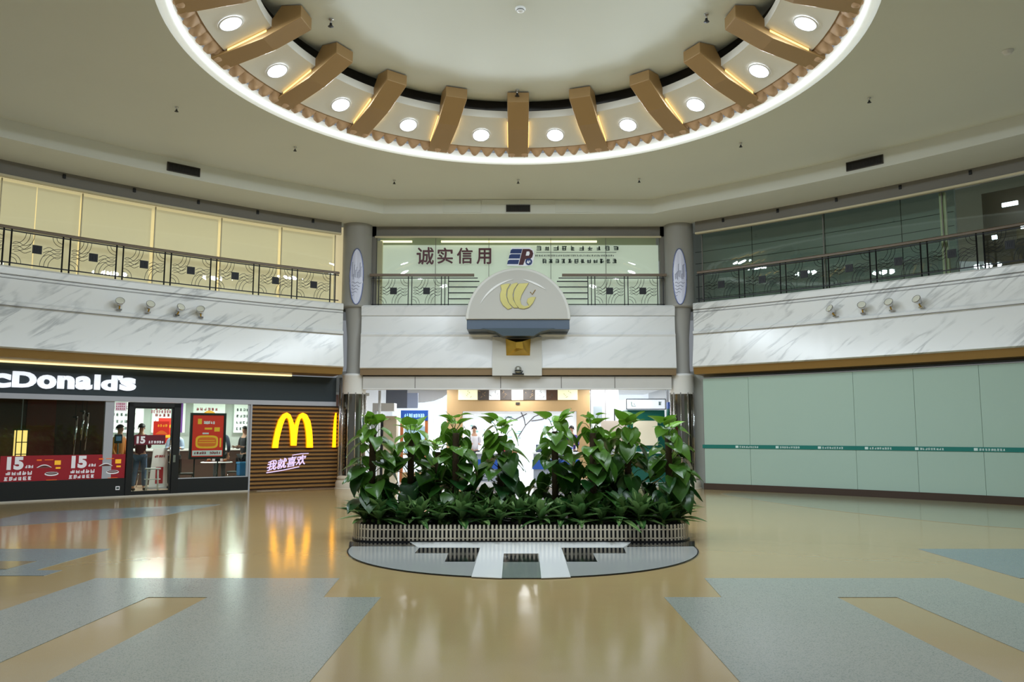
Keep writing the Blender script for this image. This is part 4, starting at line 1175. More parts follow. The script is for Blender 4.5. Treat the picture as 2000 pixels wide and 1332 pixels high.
MB().tube([(-.12, 0, .36), (-.10, 0, .44), (.10, 0, .44), (.12, 0, .36)], .01, 6).build('handle', M_blackf, bb)
tag(bb, 'blue delivery box behind the poster window at its right edge', 'box')
bs = MB().box(-.26, .26, -.2, .2, .012, .375).build('window_bench', M_slatdark); place(bs, 'L', 2.12, -1.25, 0); tag(bs, 'low dark bench under the blue delivery box', 'bench')
sl = empty('wire_stool'); place(sl, 'L', 4.35, -1.5, 0)
MB().lathe([(.001, .60), (.19, .60), (.19, .63), (.001, .63)], 24).build('seat', M_white, sl)
g = MB()
for a in range(4):
    g.tube([(.17 * math.cos(a * PI / 2 + .4), .17 * math.sin(a * PI / 2 + .4), .6), (.2 * math.cos(a * PI / 2 + .4), .2 * math.sin(a * PI / 2 + .4), .012)], .012, 6)
for z in (.15, .35): g.tube([(.19 * math.cos(a / 16 * 2 * PI), .19 * math.sin(a / 16 * 2 * PI), z) for a in range(17)], .008, 6)
g.build('frame', M_white, sl, True)
tag(sl, 'white wire stool just inside the glass door', 'stool')

# ================================================================== PEOPLE
def skinned(name, verts, edges, m, parent, levels=1, root=0):
    me = bpy.data.meshes.new(name)
    me.from_pydata([v[:3] for v in verts], edges, [])
    o = bpy.data.objects.new(name, me); COL.objects.link(o)
    md = o.modifiers.new('skin', 'SKIN'); md.use_smooth_shade = True
    for i, v in enumerate(verts):
        s_ = me.skin_vertices[0].data[i]
        r = v[3]; s_.radius = (r, r) if not isinstance(r, tuple) else r
        s_.use_root = (i == root)
    sb = o.modifiers.new('sub', 'SUBSURF'); sb.levels = levels; sb.render_levels = levels
    me.materials.append(m); o.parent = parent
    return o
M_skin = mat('skin', (205, 160, 132), .5)
M_hair = mat('black_hair', (28, 24, 24), .5)
def person(label, loc, rz, shirt, trousers, seated=False, h=1.0, arms='down', hat=None, group='people'):
    """figure faces local -y; loc is the ground point under the pelvis"""
    root = empty('person', loc, rz)
    root.scale = (h, h, h)
    hip = .50 if seated else .93
    dz = hip - .93
    V = []; E_ = []
    def v(x, y, z, r): V.append((x, y, z, r)); return len(V) - 1
    def e(*ids):
        for a, b in zip(ids[:-1], ids[1:]): E_.append((a, b))
    T = []; TE = []; S = []; SE = []
    pel = v(0, 0, hip, (.135, .10)); wa = v(0, -.01, hip + .17, (.12, .09)); ch = v(0, -.01, hip + .38, (.145, .105)); nb = v(0, 0, hip + .53, .065); nk = v(0, -.01, hip + .60, .05)
    hd1 = v(0, -.02, hip + .66, .066); hd2 = v(0, -.02, hip + .73, (.075, .09)); hd3 = v(0, -.005, hip + .79, (.062, .075))
    e(pel, wa, ch, nb, nk, hd1, hd2, hd3)
    hands = []
    for sx in (-1, 1):
        sh = v(sx * .17, 0, hip + .47, .052)
        if arms == 'down' : el, wr = (sx * .23, .03, hip + .20), (sx * .22, -.10, hip - .03)
        elif arms == 'forward': el, wr = (sx * .22, -.02, hip + .22), (sx * .14, -.24, hip + .24)
        else: el, wr = ((sx * .22, -.02, hip + .22), (sx * .10, -.22, hip + .42)) if sx > 0 else ((sx * .23, .03, hip + .20), (sx * .22, -.10, hip - .03))
        el_ = v(*el, .038); wr_ = v(*wr, .024)
        d = (Vector(wr) - Vector(el)).normalized()
        pm = Vector(wr) + d * .06; pa = v(*pm, (.034, .018))
        e(nb, sh, el_, wr_, pa)
        side = d.cross(Vector((0, 1, 0)) if abs(d.y) < .8 else Vector((1, 0, 0))).normalized()
        for q, ln_ in zip((-.027, -.009, .009, .027), (.06, .072, .068, .052)):
            a_ = v(*(pm + d * .03 + side * q), .0085); m2 = v(*(pm + d * (.03 + ln_ * .55) + side * q * 1.2), .008); t_ = v(*(pm + d * (.03 + ln_) + side * q * 1.1 + Vector((0, -.014, 0))), .0065)
            e(pa, a_, m2, t_)
        tb_ = v(*(pm + side * .036 * sx + d * -.01), .009); tt = v(*(pm + side * .05 * sx + d * .03), .0075); e(pa, tb_, tt)
        S.append(((sx * .175, 0, hip + .475), el, (Vector(el) * .25 + Vector(wr) * .75)))
    legs = []
    for sx in (-1, 1):
        if seated:
            k_ = (sx * .12, -.42, .50); an = (sx * .12, -.40, .09); toe = (sx * .13, -.56, .045)
        else:
            fy = .05 * sx
            k_ = (sx * .10, -.03 + fy, .50); an = (sx * .11, .03 + fy * 2, .09); toe = (sx * .12, -.12 + fy * 2, .04)
        hp = v(sx * .085, -.01, hip - .04, .085); kn = v(*k_, .058); cf = v(*(Vector(k_) * .6 + Vector(an) * .4 + Vector((0, .02, 0))), .054); a_ = v(*an, .038); t_ = v(*toe, (.04, .03))
        e(pel, hp, kn, cf, a_, t_); legs.append(((sx * .085, -.01, hip - .04), k_, (Vector(k_) * .6 + Vector(an) * .4 + Vector((0, .02, 0))), Vector(an) + Vector((0, 0, .02)), toe))
    # nose
    ns_ = v(0, -.105, hip + .715, .014); e(hd2, ns_)
    body = skinned('body', V, E_, M_skin, root, 1, pel)
    # eyes and mouth
    f = MB()
    for sx in (-1, 1): f.lathe([(.001, -.011), (.011, -.004), (.011, .004), (.001, .011)], 8, (sx * .032, -.103, hip + .735))
    f.box(-.022, .022, -.102, -.094, hip + .672, hip + .679)
    f.build('face_features', M_brownp, body)
    for sx in (-1, 1):
        MB().lathe([(.001, -.03), (.012, -.015), (.013, .012), (.001, .03)], 8, (sx * .082, 0, hip + .715)).build('ear', M_skin, body, True)
    # shirt
    SV = [(0, 0, hip - .04, (.155, .12)), (0, -.01, hip + .17, (.145, .112)), (0, -.01, hip + .38, (.168, .125)), (0, 0, hip + .52, (.085, .07))]; SEd = [(0, 1), (1, 2), (2, 3)]
    for a, b, c in S:
        n0 = len(SV); SV += [(*a, .068), (*b, .056), (*c, .046)]; SEd += [(3, n0), (n0, n0 + 1), (n0 + 1, n0 + 2)]
    skinned('shirt', SV, SEd, shirt, root, 1, 0)
    TV = [(0, 0, hip + .02, (.15, .115))]; TE_ = []
    for a, b, c, d, t in legs:
        n0 = len(TV); TV += [(*a, .10), (*b, .072), (*c, .066), (*d, .055)]; TE_ += [(0, n0), (n0, n0 + 1), (n0 + 1, n0 + 2), (n0 + 2, n0 + 3)]
    skinned('trousers', TV, TE_, trousers, root, 1, 0)
    for a, b, c, d, t in legs:
        skinned('shoe', [(d[0], d[1] + .02, .055, .05), (t[0], t[1] + .03, .045, .045), (t[0], t[1] - .02, .04, .035)], [(0, 1), (1, 2)], M_blackf, root, 1, 0)
    # hair: cap of the skull
    hb = MB(); vs = []; fs = []
    for i in range(7):
        ph = R(8 + 15 * i)
        for j in range(16):
            t = 2 * PI * j / 16
            rr_ = .098 if i < 6 else .094
            y = math.sin(ph) * math.sin(t)
            zz = math.cos(ph) * .105
            if y < -.3: zz = max(zz, .030)
            vs.append((rr_ * math.sin(ph) * math.cos(t) * .92, -.01 + .112 * y, hip + .745 + zz))
    for i in range(6):
        for j in range(16): fs.append((i * 16 + j, i * 16 + (j + 1) % 16, (i + 1) * 16 + (j + 1) % 16, (i + 1) * 16 + j))
    fs.append(tuple(range(16)))
    hb.add(vs, fs).build('hair' if not hat else 'cap', hat or M_hair, root, True)
    tag(root, label, 'person', group)
    return root
def cl(name, c, var=0): return mat(name, c, .75, var=var, vscale=14)
def wl(s_, off): return tuple(wp('L', s_, off, 0.012)[0])
hL = wp('L', 3, 0)[1]
person('standing person in a dark plaid shirt and blue jeans inside the glass door', wl(4.44, -2.3), hL + R(150), cl('plaid_burgundy', (92, 34, 44), .5), cl('blue_jeans', (88, 110, 140)), arms='forward', h=1.0)
person('x', wl(5.05, -1.9), hL + R(40), cl('orange_top', (214, 132, 50)), cl('black_cloth', (30, 30, 34)), hat=M_blackf, h=.98)
person('person in a pale blue shirt behind the red burger poster stand', wl(3.45, -2.9), hL + R(-20), cl('pale_shirt', (170, 186, 210)), cl('dark_trousers', (40, 42, 52)), arms='forward', h=.95)
person('standing person in a dark jacket left of the blue delivery box', wl(2.30, -2.9), hL + R(160), cl('slate_jacket', (52, 60, 76), .2), cl('black_cloth', (30, 30, 34)), arms='mixed', h=1.0)
person('person in a black jacket seated beside the blue delivery box', wl(1.95, -1.9), hL + R(-70), cl('black_jacket', (34, 36, 40), .2), cl('black_cloth', (30, 30, 34)), arms='forward', h=.97)
for k, o in enumerate([q for q in COL.objects if q.name.startswith('person')][1:2]):
    o['label'] = 'person in an orange top and black cap behind the narrow pane beside the door'

# ================================================================== SHOPS BEYOND THE ENTRANCE
M_cwhite = mat('shop_white', (236, 238, 240), .5)
M_tanw = mat('tan_wood', (186, 154, 108), .45, var=.06, vscale=2)
M_screen = mat('bright_shop_glass', (232, 240, 246), .3, emit=(228, 238, 248), es=.6)
M_green = mat('booth_green', (18, 98, 84), .35)
M_blue = mat('sign_blue', (32, 74, 152), .4, emit=(32, 74, 160), es=.25)
M_cyanp = mat('pale_cyan_print', (176, 214, 240), .5, emit=(176, 214, 240), es=.5)
struct(MB().box(-5.2, 5.2, 23.6, 34, 3.12, 3.3).build('ceiling_corridor', M_cwhite))
struct(MB().box(-5.4, -5.2, 24.3, 34, 0, 3.2).build('wall_corridor_left', M_cwhite))
struct(MB().box(5.4, 5.6, 23.3, 34, 0, 3.2).build('wall_corridor_right', M_cwhite))
struct(MB().box(-5.4, 5.6, 34, 34.2, 0, 3.2).build('wall_corridor_back', M_screen))
struct(MB().slab([(-5.4, 23.55), (5.6, 23.55), (5.6, 34), (-5.4, 34)], .001, .006).build('floor_corridor', mat('pale_tile', (214, 210, 200), .15)))
for x in (-2.9, 0, 2.9):
    for y in (25.2, 27.4, 31):
        root = empty('added_panel_light', (x, y, 3.10))  # unseen panels behind the canopy, added to light the corridor
        MB().box(-.65, .65, -.35, .35, 0, .02).build('panel_frame', M_band, root)
        MB().box(-.6, .6, -.3, .3, -.008, 0).build('diffuser', MATS['panel_glow'], root)
        if y > 25 :
            ld = bpy.data.lights.new('added_panel_lamp', 'AREA'); ld.shape = 'RECTANGLE'; ld.size = 1.1; ld.size_y = .5; ld.energy = CORR_W / 3; ld.color = (.96, .98, 1)
            lo = bpy.data.objects.new('added_panel_lamp', ld); COL.objects.link(lo); lo.parent = root; lo.location = (0, 0, -.03)
        tag(root, 'unseen added light panel in the corridor ceiling, %s across, %s row from the entrance' % ({-2.9: 'left', 0: 'middle', 2.9: 'right'}[x], {25.2: 'first', 27.4: 'second', 31: 'third'}[y]), 'ceiling light', 'added corridor light panels')
# tan portal with pictures and white window
pt = empty('shop_portal', (0, 28, 0))
MB().box(-2.43, -1.90, 0, .5, .006, 3.10).build('left_pier', M_tanw, pt)
MB().box(2.0, 2.45, 0, .5, .006, 3.10).build('right_pier', M_tanw, pt)
MB().box(-1.90, 2.0, 0, .5, 2.28, 3.10).build('header', M_tanw, pt)
MB().box(-.08, .06, -.03, 0, 2.50, 2.58).build('header_vent', M_vent, pt)
tag(pt, 'wide tan wooden shop portal straight behind the plants', 'portal')
PIC = [(895, 933, 'y'), (933, 955, 'k'), (955, 977, 'w'), (977, 999, 'k'), (999, 1022, 'w'), (1022, 1045, 'k'), (1045, 1067, 'w'), (1067, 1089, 'b'), (1089, 1128, 'y')]
for i, (u0, u1, kd) in enumerate(PIC):
    x0 = (u0 - 1012) * .0175; x1 = (u1 - 1012) * .0175
    o = MB().box(-(x1 - x0) / 2 + .004, (x1 - x0) / 2 - .004, -.04, 0, 0, .40).build('header_picture', {'y': mat('cream_print', (246, 244, 206), .5, emit=(246, 246, 205), es=.4), 'k': mat('charcoal_print', (74, 66, 60), .5, var=.3, vscale=14), 'w': M_cwhite, 'b': mat('umber_print', (84, 58, 40), .5, var=.4, vscale=12)}[kd])
    o.location = ((x0 + x1) / 2, 28, 2.66)
    g = MB(); rg = random.Random(i)
    for q in range(5):
        a = rg.uniform(-.12, .12); g.tube([(a, -.045, .08 + .05 * q), (a + rg.uniform(-.08, .08), -.045, .12 + .05 * q)], .006, 5)
    g.build('sketch_lines', M_gtxt if kd != 'k' else M_tanw, o)
    tag(o, '%s picture panel, %s from the left in the row over the tan portal' % ({'y': 'cream', 'k': 'charcoal', 'w': 'white', 'b': 'dark brown'}[kd], ORD[i]), 'picture', 'pictures over the tan portal')
sw_ = MB().box(-1.90, 2.0, 28.3, 28.34, .006, 2.28).build('shop_window', M_screen)
g = MB(); rg = random.Random(4)
for q in range(26):
    x = rg.uniform(-1.8, 1.7); z = rg.uniform(1.2, 2.1); g.box(x, x + rg.uniform(.03, .22), 28.285, 28.30, z, z + rg.uniform(.02, .07))
g.build('green_print', mat('pale_green_print', (150, 196, 190), .5, emit=(150, 200, 195), es=.3), sw_)
g = MB()
for pts in ([(-.55, 1.9), (-.35, 2.1), (-.1, 2.0), (.3, 2.2)], [(.0, 1.4), (.25, 1.8), (.55, 2.1), (.8, 2.2)], [(.25, 1.8), (.2, 2.05), (.1, 2.25)], [(.45, 1.95), (.8, 2.0), (1.1, 2.1)]):
    g.tube([(x, 28.27, z) for x, z in pts], .016, 6)
g.build('branch_print', mat('twig_print', (80, 70, 70), .6), sw_)
MB().box(-.92, -.86, 28.28, 28.3, 1.9, 2.2).build('cyan_print', M_cyanp, sw_)
tag(sw_, 'bright white lit shop window with faint drawings inside the tan portal', 'shop window')
# motorbike-like clutter is only hinted at by the photo: desks and boxes in front of the window
def desk(x, y, w_, lab):
    root = empty('display_desk', (x, y, 0))
    MB().box(-w_ / 2, w_ / 2, -.3, .3, .88, .93).build('desk_top', M_cwhite, root)
    MB().box(-w_ / 2 + .04, w_ / 2 - .04, -.26, .26, .006, .88).build('desk_body', mat('desk_grey', (150, 158, 172), .5), root)
    MB().box(-w_ / 2, w_ / 2, -.285, -.262, .4, .7).build('desk_stripe', M_blue, root)
    tag(root, lab, 'desk', 'display desks in the corridor'); return root
desk(-.7, 26.6, 1.3, 'grey desk with blue stripe in front of the white shop window, the left one')
desk(1.2, 26.4, 1.5, 'grey desk with blue stripe in front of the white shop window, the right one')
for i, (x, w_, h, c, t) in enumerate([(-.95, .34, .26, (60, 70, 100), 'dark blue'), (-.45, .22, .30, (200, 60, 90), 'pink'), (.75, .36, .24, (70, 84, 108), 'slate'), (1.25, .2, .34, (96, 72, 150), 'purple'), (1.6, .3, .22, (232, 236, 240), 'white')]):
    o = MB().box(-w_ / 2, w_ / 2, -.12, .12, 0, h).build('product_box', mat('box_' + t.replace(' ', '_'), c, .5), None, bevel=.01); o.location = (x, 26.6 if x < 0 else 26.4, .93)
    MB().box(-w_ / 2 + .02, w_ / 2 - .02, -.124, -.119, h * .45, h * .7).build('box_label', M_cwhite if t != 'white' else M_blue, o)
    tag(o, '%s product box standing on the %s corridor desk' % (t, 'left' if x < 0 else 'right'), 'box', 'boxes on the corridor desks')
# blue-signed booth
bo = empty('sign_booth', (-3.28, 26, 0))
MB().box(-.43, .43, 0, .16, 1.93, 2.25).build('blue_sign', M_blue, bo)
g = MB(); glyphs(g, -.32, 2.02, 9, .05, .13, .022, -.001, 91, .18); g.build('sign_lettering', M_cyanp, bo)
for x in (-.40, .38): MB().box(x - .045, x + .045, .02, .12, .006, 1.93).build('post', mat('terracotta_post', (186, 108, 60), .5), bo)
MB().box(-.35, .35, .3, .36, .9, 1.75).build('shelf_back', M_cyanp, bo)
MB().box(-.36, .36, .0, .4, .85, .90).box(-.36, .36, 0, .4, .006, .3).build('shelf', M_tanw, bo)
MB().box(.43, .60, .02, .1, 1.85, 2.22).build('side_notice', M_cwhite, bo)
tag(bo, 'small booth with blue lettered sign and terracotta posts', 'booth')
ls = empty('display_unit', (-4.1, 25, 0))
MB().box(-.33, .33, 0, .5, 2.2, 2.44).build('white_header', M_cwhite, ls)
MB().box(-.33, -.27, 0, .5, .006, 2.2).build('side', M_cwhite, ls)
MB().box(.0, .40, .05, .45, .006, 2.05).build('cream_panel', mat('cream_board', (222, 208, 182), .5), ls)
MB().box(-.12, -.02, .05, .45, .006, 2.1).build('black_column', M_blackf, ls)
for z in (1.2, 1.55, 1.9): MB().box(-.27, -.12, .05, .45, z, z + .02).build('shelf', M_chrome, ls)
tag(ls, 'white display unit with cream panel between the left column and the blue booth', 'display unit')
o = MB().box(-.35, .35, 0, .1, 0, .6).build('dark_sign', mat('slate_sign', (92, 96, 104), .5)); o.location = (-4.0, 27, 2.35); MB().box(.35, .7, 0, .08, 0, .5).build('side_panel', mat('grey_blue_panel', (150, 160, 180), .5), o)
MB().tube([(-.3, .05, .6), (-.3, .05, .78)], .01, 6).tube([(.3, .05, .6), (.3, .05, .78)], .01, 6).build('hangers', M_chrome, o)
tag(o, 'dark grey hanging sign above the white display unit', 'hanging sign')
# curved white ceiling feature
mb = MB(); mb.prism([(-4.1, 3.11), (-2.45, 3.11), (-2.5, 2.95), (-2.7, 2.8), (-3.0, 2.68), (-3.4, 2.62), (-4.1, 2.60)], 0, .3)
o = mb.build('curved_bulkhead', mat('bulkhead_grey', (196, 198, 200), .5)); o.location = (0, 29, 0); tag(o, 'pale grey curved bulkhead left of the tan portal', 'bulkhead')
# right: white pilasters and green booth
o = MB().box(-.5, .45, 0, .2, .006, 3.1).build('white_pilaster', M_cwhite); o.location = (2.98, 28, 0)
MB().box(-.42, -.12, -.03, 0, 1.9, 2.45).build('grey_screen', mat('screen_grey', (150, 160, 164), .3), o); MB().box(-.02, .0, -.02, 0, .1, 3.0).build('groove', M_jointline, o)
tag(o, 'white pilaster with a small grey screen right of the tan portal', 'pilaster')
gbt = empty('green_booth', (4.03, 26, 0))
MB().box(-.58, .6, 0, 1.2, .006, 2.26).build('booth_body', M_green, gbt)
MB().box(-.60, .62, -.08, 1.2, 2.29, 2.60).build('white_header', M_screen, gbt)
f = MB()
for z in (2.285, 2.60): f.box(-.61, .63, -.09, -.07, z - .012, z + .012)
for x in (-.61, .62): f.box(x - .012, x + .012, -.09, -.07, 2.28, 2.61)
f.build('header_frame', M_blackf, gbt)
g = MB(); g.tube([(-.46, -.085, 2.52), (-.44, -.085, 2.38), (-.32, -.085, 2.38), (-.38, -.085, 2.46)], .012, 6); glyphs(g, .40, 2.40, 1, .10, .13, .02, -.082, 9, .15); g.build('header_mark', M_green, gbt)
MB().box(-.40, .36, -.06, 0, 1.15, 1.92).build('cream_display', mat('cream_poster', (232, 224, 200), .5, emit=(232, 224, 200), es=.25), gbt)
MB().box(-.62, .64, -.14, 0, .9, .95).build('counter', M_cwhite, gbt)
MB().tube([(.68, -.1, .006), (.68, -.1, 3.0)], .04, 12).build('silver_post', M_chrome, gbt, True)
MB().box(-1.0, -.60, .0, .04, 2.30, 2.56).build('side_header', M_screen, gbt)
MB().tube([(-.98, .02, .006), (-.98, .02, 2.3)], .02, 8).build('side_post', M_blackf, gbt, True)
tag(gbt, 'dark green booth with framed white header beside the right column', 'booth')
o = MB().box(-.40, .4, 0, .05, 1.05, 1.92).build('beige_board', mat('beige_board', (212, 200, 186), .5)); o.location = (3.0, 25.8, 0)
MB().box(-.3, .3, 0, .05, .006, 1.05).build('board_stand', M_band, o); tag(o, 'blank beige board on a stand left of the green booth', 'board')
o = MB().box(-.17, .17, 0, .3, 2.27, 2.47).build('blue_sign_box', M_blue); o.location = (4.72, 24.9, 0)
MB().box(-.16, .16, .02, .3, .006, 2.27).build('green_post', M_green, o); g = MB(); glyphs(g, -.12, 2.31, 3, .05, .10, .03, -.001, 5, .2); g.build('sign_lettering', M_cyanp, o)
tag(o, 'narrow green pillar with small blue sign beside the right column', 'sign pillar')
MB_ = MB().tube([(0, 0, 0.006), (0, 0, 2.75)], .04, 12); o = MB_.build('glass_post', M_white, None, True, (-4.0, 23.7, 0)); MB().box(-.06, .06, -.06, .06, .006, .05).build('base', M_chrome, o); tag(o, 'slim white post under the canopy beside the left column', 'post')
person('person with dark red hair behind the plants left of centre', (-1.45, 27.2, .006), R(10), cl('white_shirt', (226, 226, 232)), cl('dark_trousers', (40, 42, 52)), arms='forward')
person('person in a violet top behind the plants right of centre', (1.75, 27.0, .006), R(-15), cl('violet_top', (84, 66, 150)), cl('dark_trousers', (40, 42, 52)), arms='forward')
person('person in a pink top low behind the plants at the centre', (-.2, 25.2, .006), R(30), cl('pink_top', (226, 140, 120)), cl('blue_jeans', (88, 110, 140)), arms='forward', h=.72)

# ================================================================== PLANTER
M_soil = mat('soil', (36, 28, 20), .9, var=.3, vscale=20, bump=.6, bscale=30)
M_plb = mat('planter_black', (26, 26, 28), .4)
M_picket = mat('picket_cream', (226, 214, 192), .45, var=.04)
px0, px1, py0, py1 = -2.36, 2.44, 11.62, 13.3
def rrect(x0, x1, y0, y1, r, n=8):
    pts = []
    for cx, cy, a0 in ((x1 - r, y0 + r, -90), (x1 - r, y1 - r, 0), (x0 + r, y1 - r, 90), (x0 + r, y0 + r, 180)):
        for i in range(n + 1):
            a = R(a0 + 90 * i / n); pts.append((cx + r * math.cos(a), cy + r * math.sin(a)))
    return pts
pb_ = MB().slab(rrect(px0 + .06, px1 - .06, py0 + .06, py1 - .06, .38), .015, .21).build('planter_box', M_plb)
MB().slab(rrect(px0 + .09, px1 - .09, py0 + .09, py1 - .09, .35), .21, .235).build('soil', M_soil, pb_)
tag(pb_, 'long low black planter box filled with soil behind the picket fence', 'planter')
# picket fence following the rounded outline
loop = rrect(px0, px1, py0, py1, .42, 12)
# start half way along the back edge
def walk(loop):
    out = []; n = len(loop)
    for i in range(n):
        a = Vector(loop[i] + (0,)); b = Vector(loop[(i + 1) % n] + (0,)); out.append((a, b))
    return out
segs = walk(loop); total = sum((b - a).length for a, b in segs)
def at_len(L_):
    L_ %= total
    for a, b in segs:
        l = (b - a).length
        if L_ <= l: return a.lerp(b, L_ / l), math.atan2(b.y - a.y, b.x - a.x)
        L_ -= l
    return segs[-1][1], 0
fn = empty('picket_fence', (0, 0, .0))
pk_me = None
sp = .0578; NP = int(total / sp); sp = total / NP
# parameter along the loop where the front edge centre sits: the last corner ends at the front left, so the front runs from its end back to the start
cand = []
for i in range(NP):
    p, a = at_len(i * sp); cand.append((p, a))
front = sorted(range(NP), key=lambda i: cand[i][0].y * 1.0 + abs(cand[i][0].x - .04) * .02)[:98]
mbp_ = MB().box(-.0145, .0145, -.006, .006, .015, .245); 
mbp_ = MB().prism([(-.0145, .03), (.0145, .03), (.0145, .238), (.008, .248), (-.008, .248), (-.0145, .238)], -.006, .006)
first = None; back = MB()
for i in range(NP):
    p, a = cand[i]
    if i in front:
        if first is None:
            first = mbp_.build('picket', M_picket, fn); o = first
        else:
            o = first.copy(); COL.objects.link(o)
        o.location = (p.x, p.y, 0); o.rotation_euler = (0, 0, a)
    else:
        back.prism([(-.0145, .03), (.0145, .03), (.0145, .248), (-.0145, .248)], -.006, .006, Matrix.Translation(p) @ Matrix.Rotation(a, 4, 'Z'))
o = back.build('picket_rear', M_picket, fn); o['kind'] = 'stuff'
for nm_, z in (('lower_rail', .06), ('upper_rail', .18)):
    pts = [at_len(total * i / 160)[0] for i in range(161)]
    c_ = Vector(((px0 + px1) / 2, (py0 + py1) / 2, 0))
    MB().tube([(p.x + (c_ - p).normalized().x * .012, p.y + (c_ - p).normalized().y * .012, z) for p in pts], .010, 6, cap=False).build(nm_, M_picket, fn)
tag(fn, 'low cream picket fence wrapped round the planter', 'fence')
MB().slab(rrect(px0 - .02, px1 + .02, py0 - .03, py1 + .03, .44), .012, .03).build('base_tray', M_plb, pb_)

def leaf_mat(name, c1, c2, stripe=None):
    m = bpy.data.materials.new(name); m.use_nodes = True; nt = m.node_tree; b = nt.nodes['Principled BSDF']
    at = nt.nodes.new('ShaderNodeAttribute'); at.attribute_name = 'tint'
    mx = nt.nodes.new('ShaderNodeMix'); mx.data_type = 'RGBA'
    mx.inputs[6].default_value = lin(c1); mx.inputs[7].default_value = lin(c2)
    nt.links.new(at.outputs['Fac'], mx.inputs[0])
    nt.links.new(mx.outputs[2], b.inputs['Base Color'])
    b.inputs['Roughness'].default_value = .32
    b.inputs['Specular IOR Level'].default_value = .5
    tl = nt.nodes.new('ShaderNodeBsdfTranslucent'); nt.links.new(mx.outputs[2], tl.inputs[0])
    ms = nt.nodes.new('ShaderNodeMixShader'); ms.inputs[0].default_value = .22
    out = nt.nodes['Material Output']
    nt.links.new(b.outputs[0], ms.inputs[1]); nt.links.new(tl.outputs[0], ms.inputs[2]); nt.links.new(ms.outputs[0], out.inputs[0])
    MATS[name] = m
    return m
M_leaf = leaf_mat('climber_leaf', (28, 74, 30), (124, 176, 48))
M_leaf2 = leaf_mat('rosette_leaf', (30, 88, 40), (166, 198, 122))
M_stem = mat('plant_stem', (92, 128, 52), .5)
M_moss = mat('moss_pole', (70, 56, 36), .9, var=.3, vscale=30, bump=.8, bscale=60)
def heart(mb, base, d, up, L_, W_, droop, fold, rg, tint):
    d = Vector(d).normalized(); up = Vector(up); side = d.cross(up).normalized(); up = side.cross(d).normalized()
    prof = [(0, 0), (.02, .34), (.12, .47), (.28, .5), (.46, .44), (.64, .32), (.80, .18), (.92, .07), (1, 0)]
    vs = []; fs = []; n = len(prof)
    ph = rg.uniform(0, 6)
    for i, (t, w_) in enumerate(prof):
        c = Vector(base) + d * (L_ * (t - (.12 if 0 < i < 3 else 0) * 0)) - up * (droop * L_ * t * t)
        for j, sj in enumerate((-1, -.55, 0, .55, 1)):
            back_ = -.14 * L_ * abs(sj) * (1 - t) ** 3 * 1.2 if i > 0 else 0
            wv = .035 * L_ * math.sin(ph + 5 * t + sj * 2)
            vs.append(c + side * (sj * w_ * W_) + up * (fold * abs(sj) * w_ * W_ + (wv if abs(sj) > .9 else 0)) + d * back_)
    for i in range(n - 1):
        for j in range(4): fs.append((i * 5 + j, i * 5 + j + 1, (i + 1) * 5 + j + 1, (i + 1) * 5 + j))
    mb.tint = tint; mb.add(vs, fs)
def make_climber(seed, height, nleaf):
    rg = random.Random(seed)
    root = empty('climbing_plant')
    MB().lathe([(.001, 0), (.05, 0), (.05, height - .28), (.042, height - .26), (.001, height - .26)], 12).build('moss_pole', M_moss, root, True)
    lf = MB(); stm = MB()
    for i in range(nleaf):
        t = i / (nleaf - 1)
        z = .28 + (height - .38) * (t ** 1.25) + rg.uniform(-.05, .05)
        a = i * 2.4 + rg.uniform(-.5, .5)
        if rg.random() < .25: a = rg.uniform(-2.6, -.5)
        reach = rg.uniform(.10, .27) * (1.1 - .75 * t)
        L_ = rg.uniform(.25, .38) * (1.05 - .38 * t)
        dirx = Vector((math.cos(a), math.sin(a), 0))
        b0 = Vector((dirx.x * .05, dirx.y * .05, z)); b1 = b0 + dirx * reach + Vector((0, 0, rg.uniform(.04, .14)))
        stm.tube([b0, b0.lerp(b1, .5) + Vector((0, 0, .03)), b1], .006, 5, .004)
        el = rg.uniform(-1.1, -.15) if t < .93 else rg.uniform(.2, .9)
        d = dirx * math.cos(el) + Vector((0, 0, math.sin(el)))
        up = Vector((0, 0, 1)) + dirx * .3 + Vector((rg.uniform(-.3, .3), rg.uniform(-.3, .3), 0))
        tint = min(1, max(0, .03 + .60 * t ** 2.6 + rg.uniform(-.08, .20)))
        heart(lf, b1, d, up, L_, L_ * rg.uniform(.88, 1.08), rg.uniform(.1, .35), rg.uniform(.05, .35), rg, tint)
    for k in range(3):
        a = rg.uniform(0, 6.28); d = Vector((math.cos(a) * .7, math.sin(a) * .7, 1))
        b0 = Vector((0, 0, height - .22)); b1 = b0 + d * .10
        stm.tube([b0, b1], .007, 5, .005)
        heart(lf, b1, d + Vector((math.cos(a), math.sin(a), 0)) * .6, (0, -.3, 1), .20, .17, .3, .3, rg, .95)
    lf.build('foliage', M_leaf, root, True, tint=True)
    stm.build('stems', M_stem, root, True)
    return root
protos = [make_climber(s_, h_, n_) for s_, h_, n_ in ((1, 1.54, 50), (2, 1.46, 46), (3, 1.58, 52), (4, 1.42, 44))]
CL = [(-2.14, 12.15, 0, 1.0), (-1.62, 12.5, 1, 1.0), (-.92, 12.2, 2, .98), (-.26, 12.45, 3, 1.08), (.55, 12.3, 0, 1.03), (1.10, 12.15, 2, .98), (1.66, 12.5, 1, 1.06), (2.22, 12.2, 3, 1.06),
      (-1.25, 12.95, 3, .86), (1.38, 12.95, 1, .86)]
used = set()
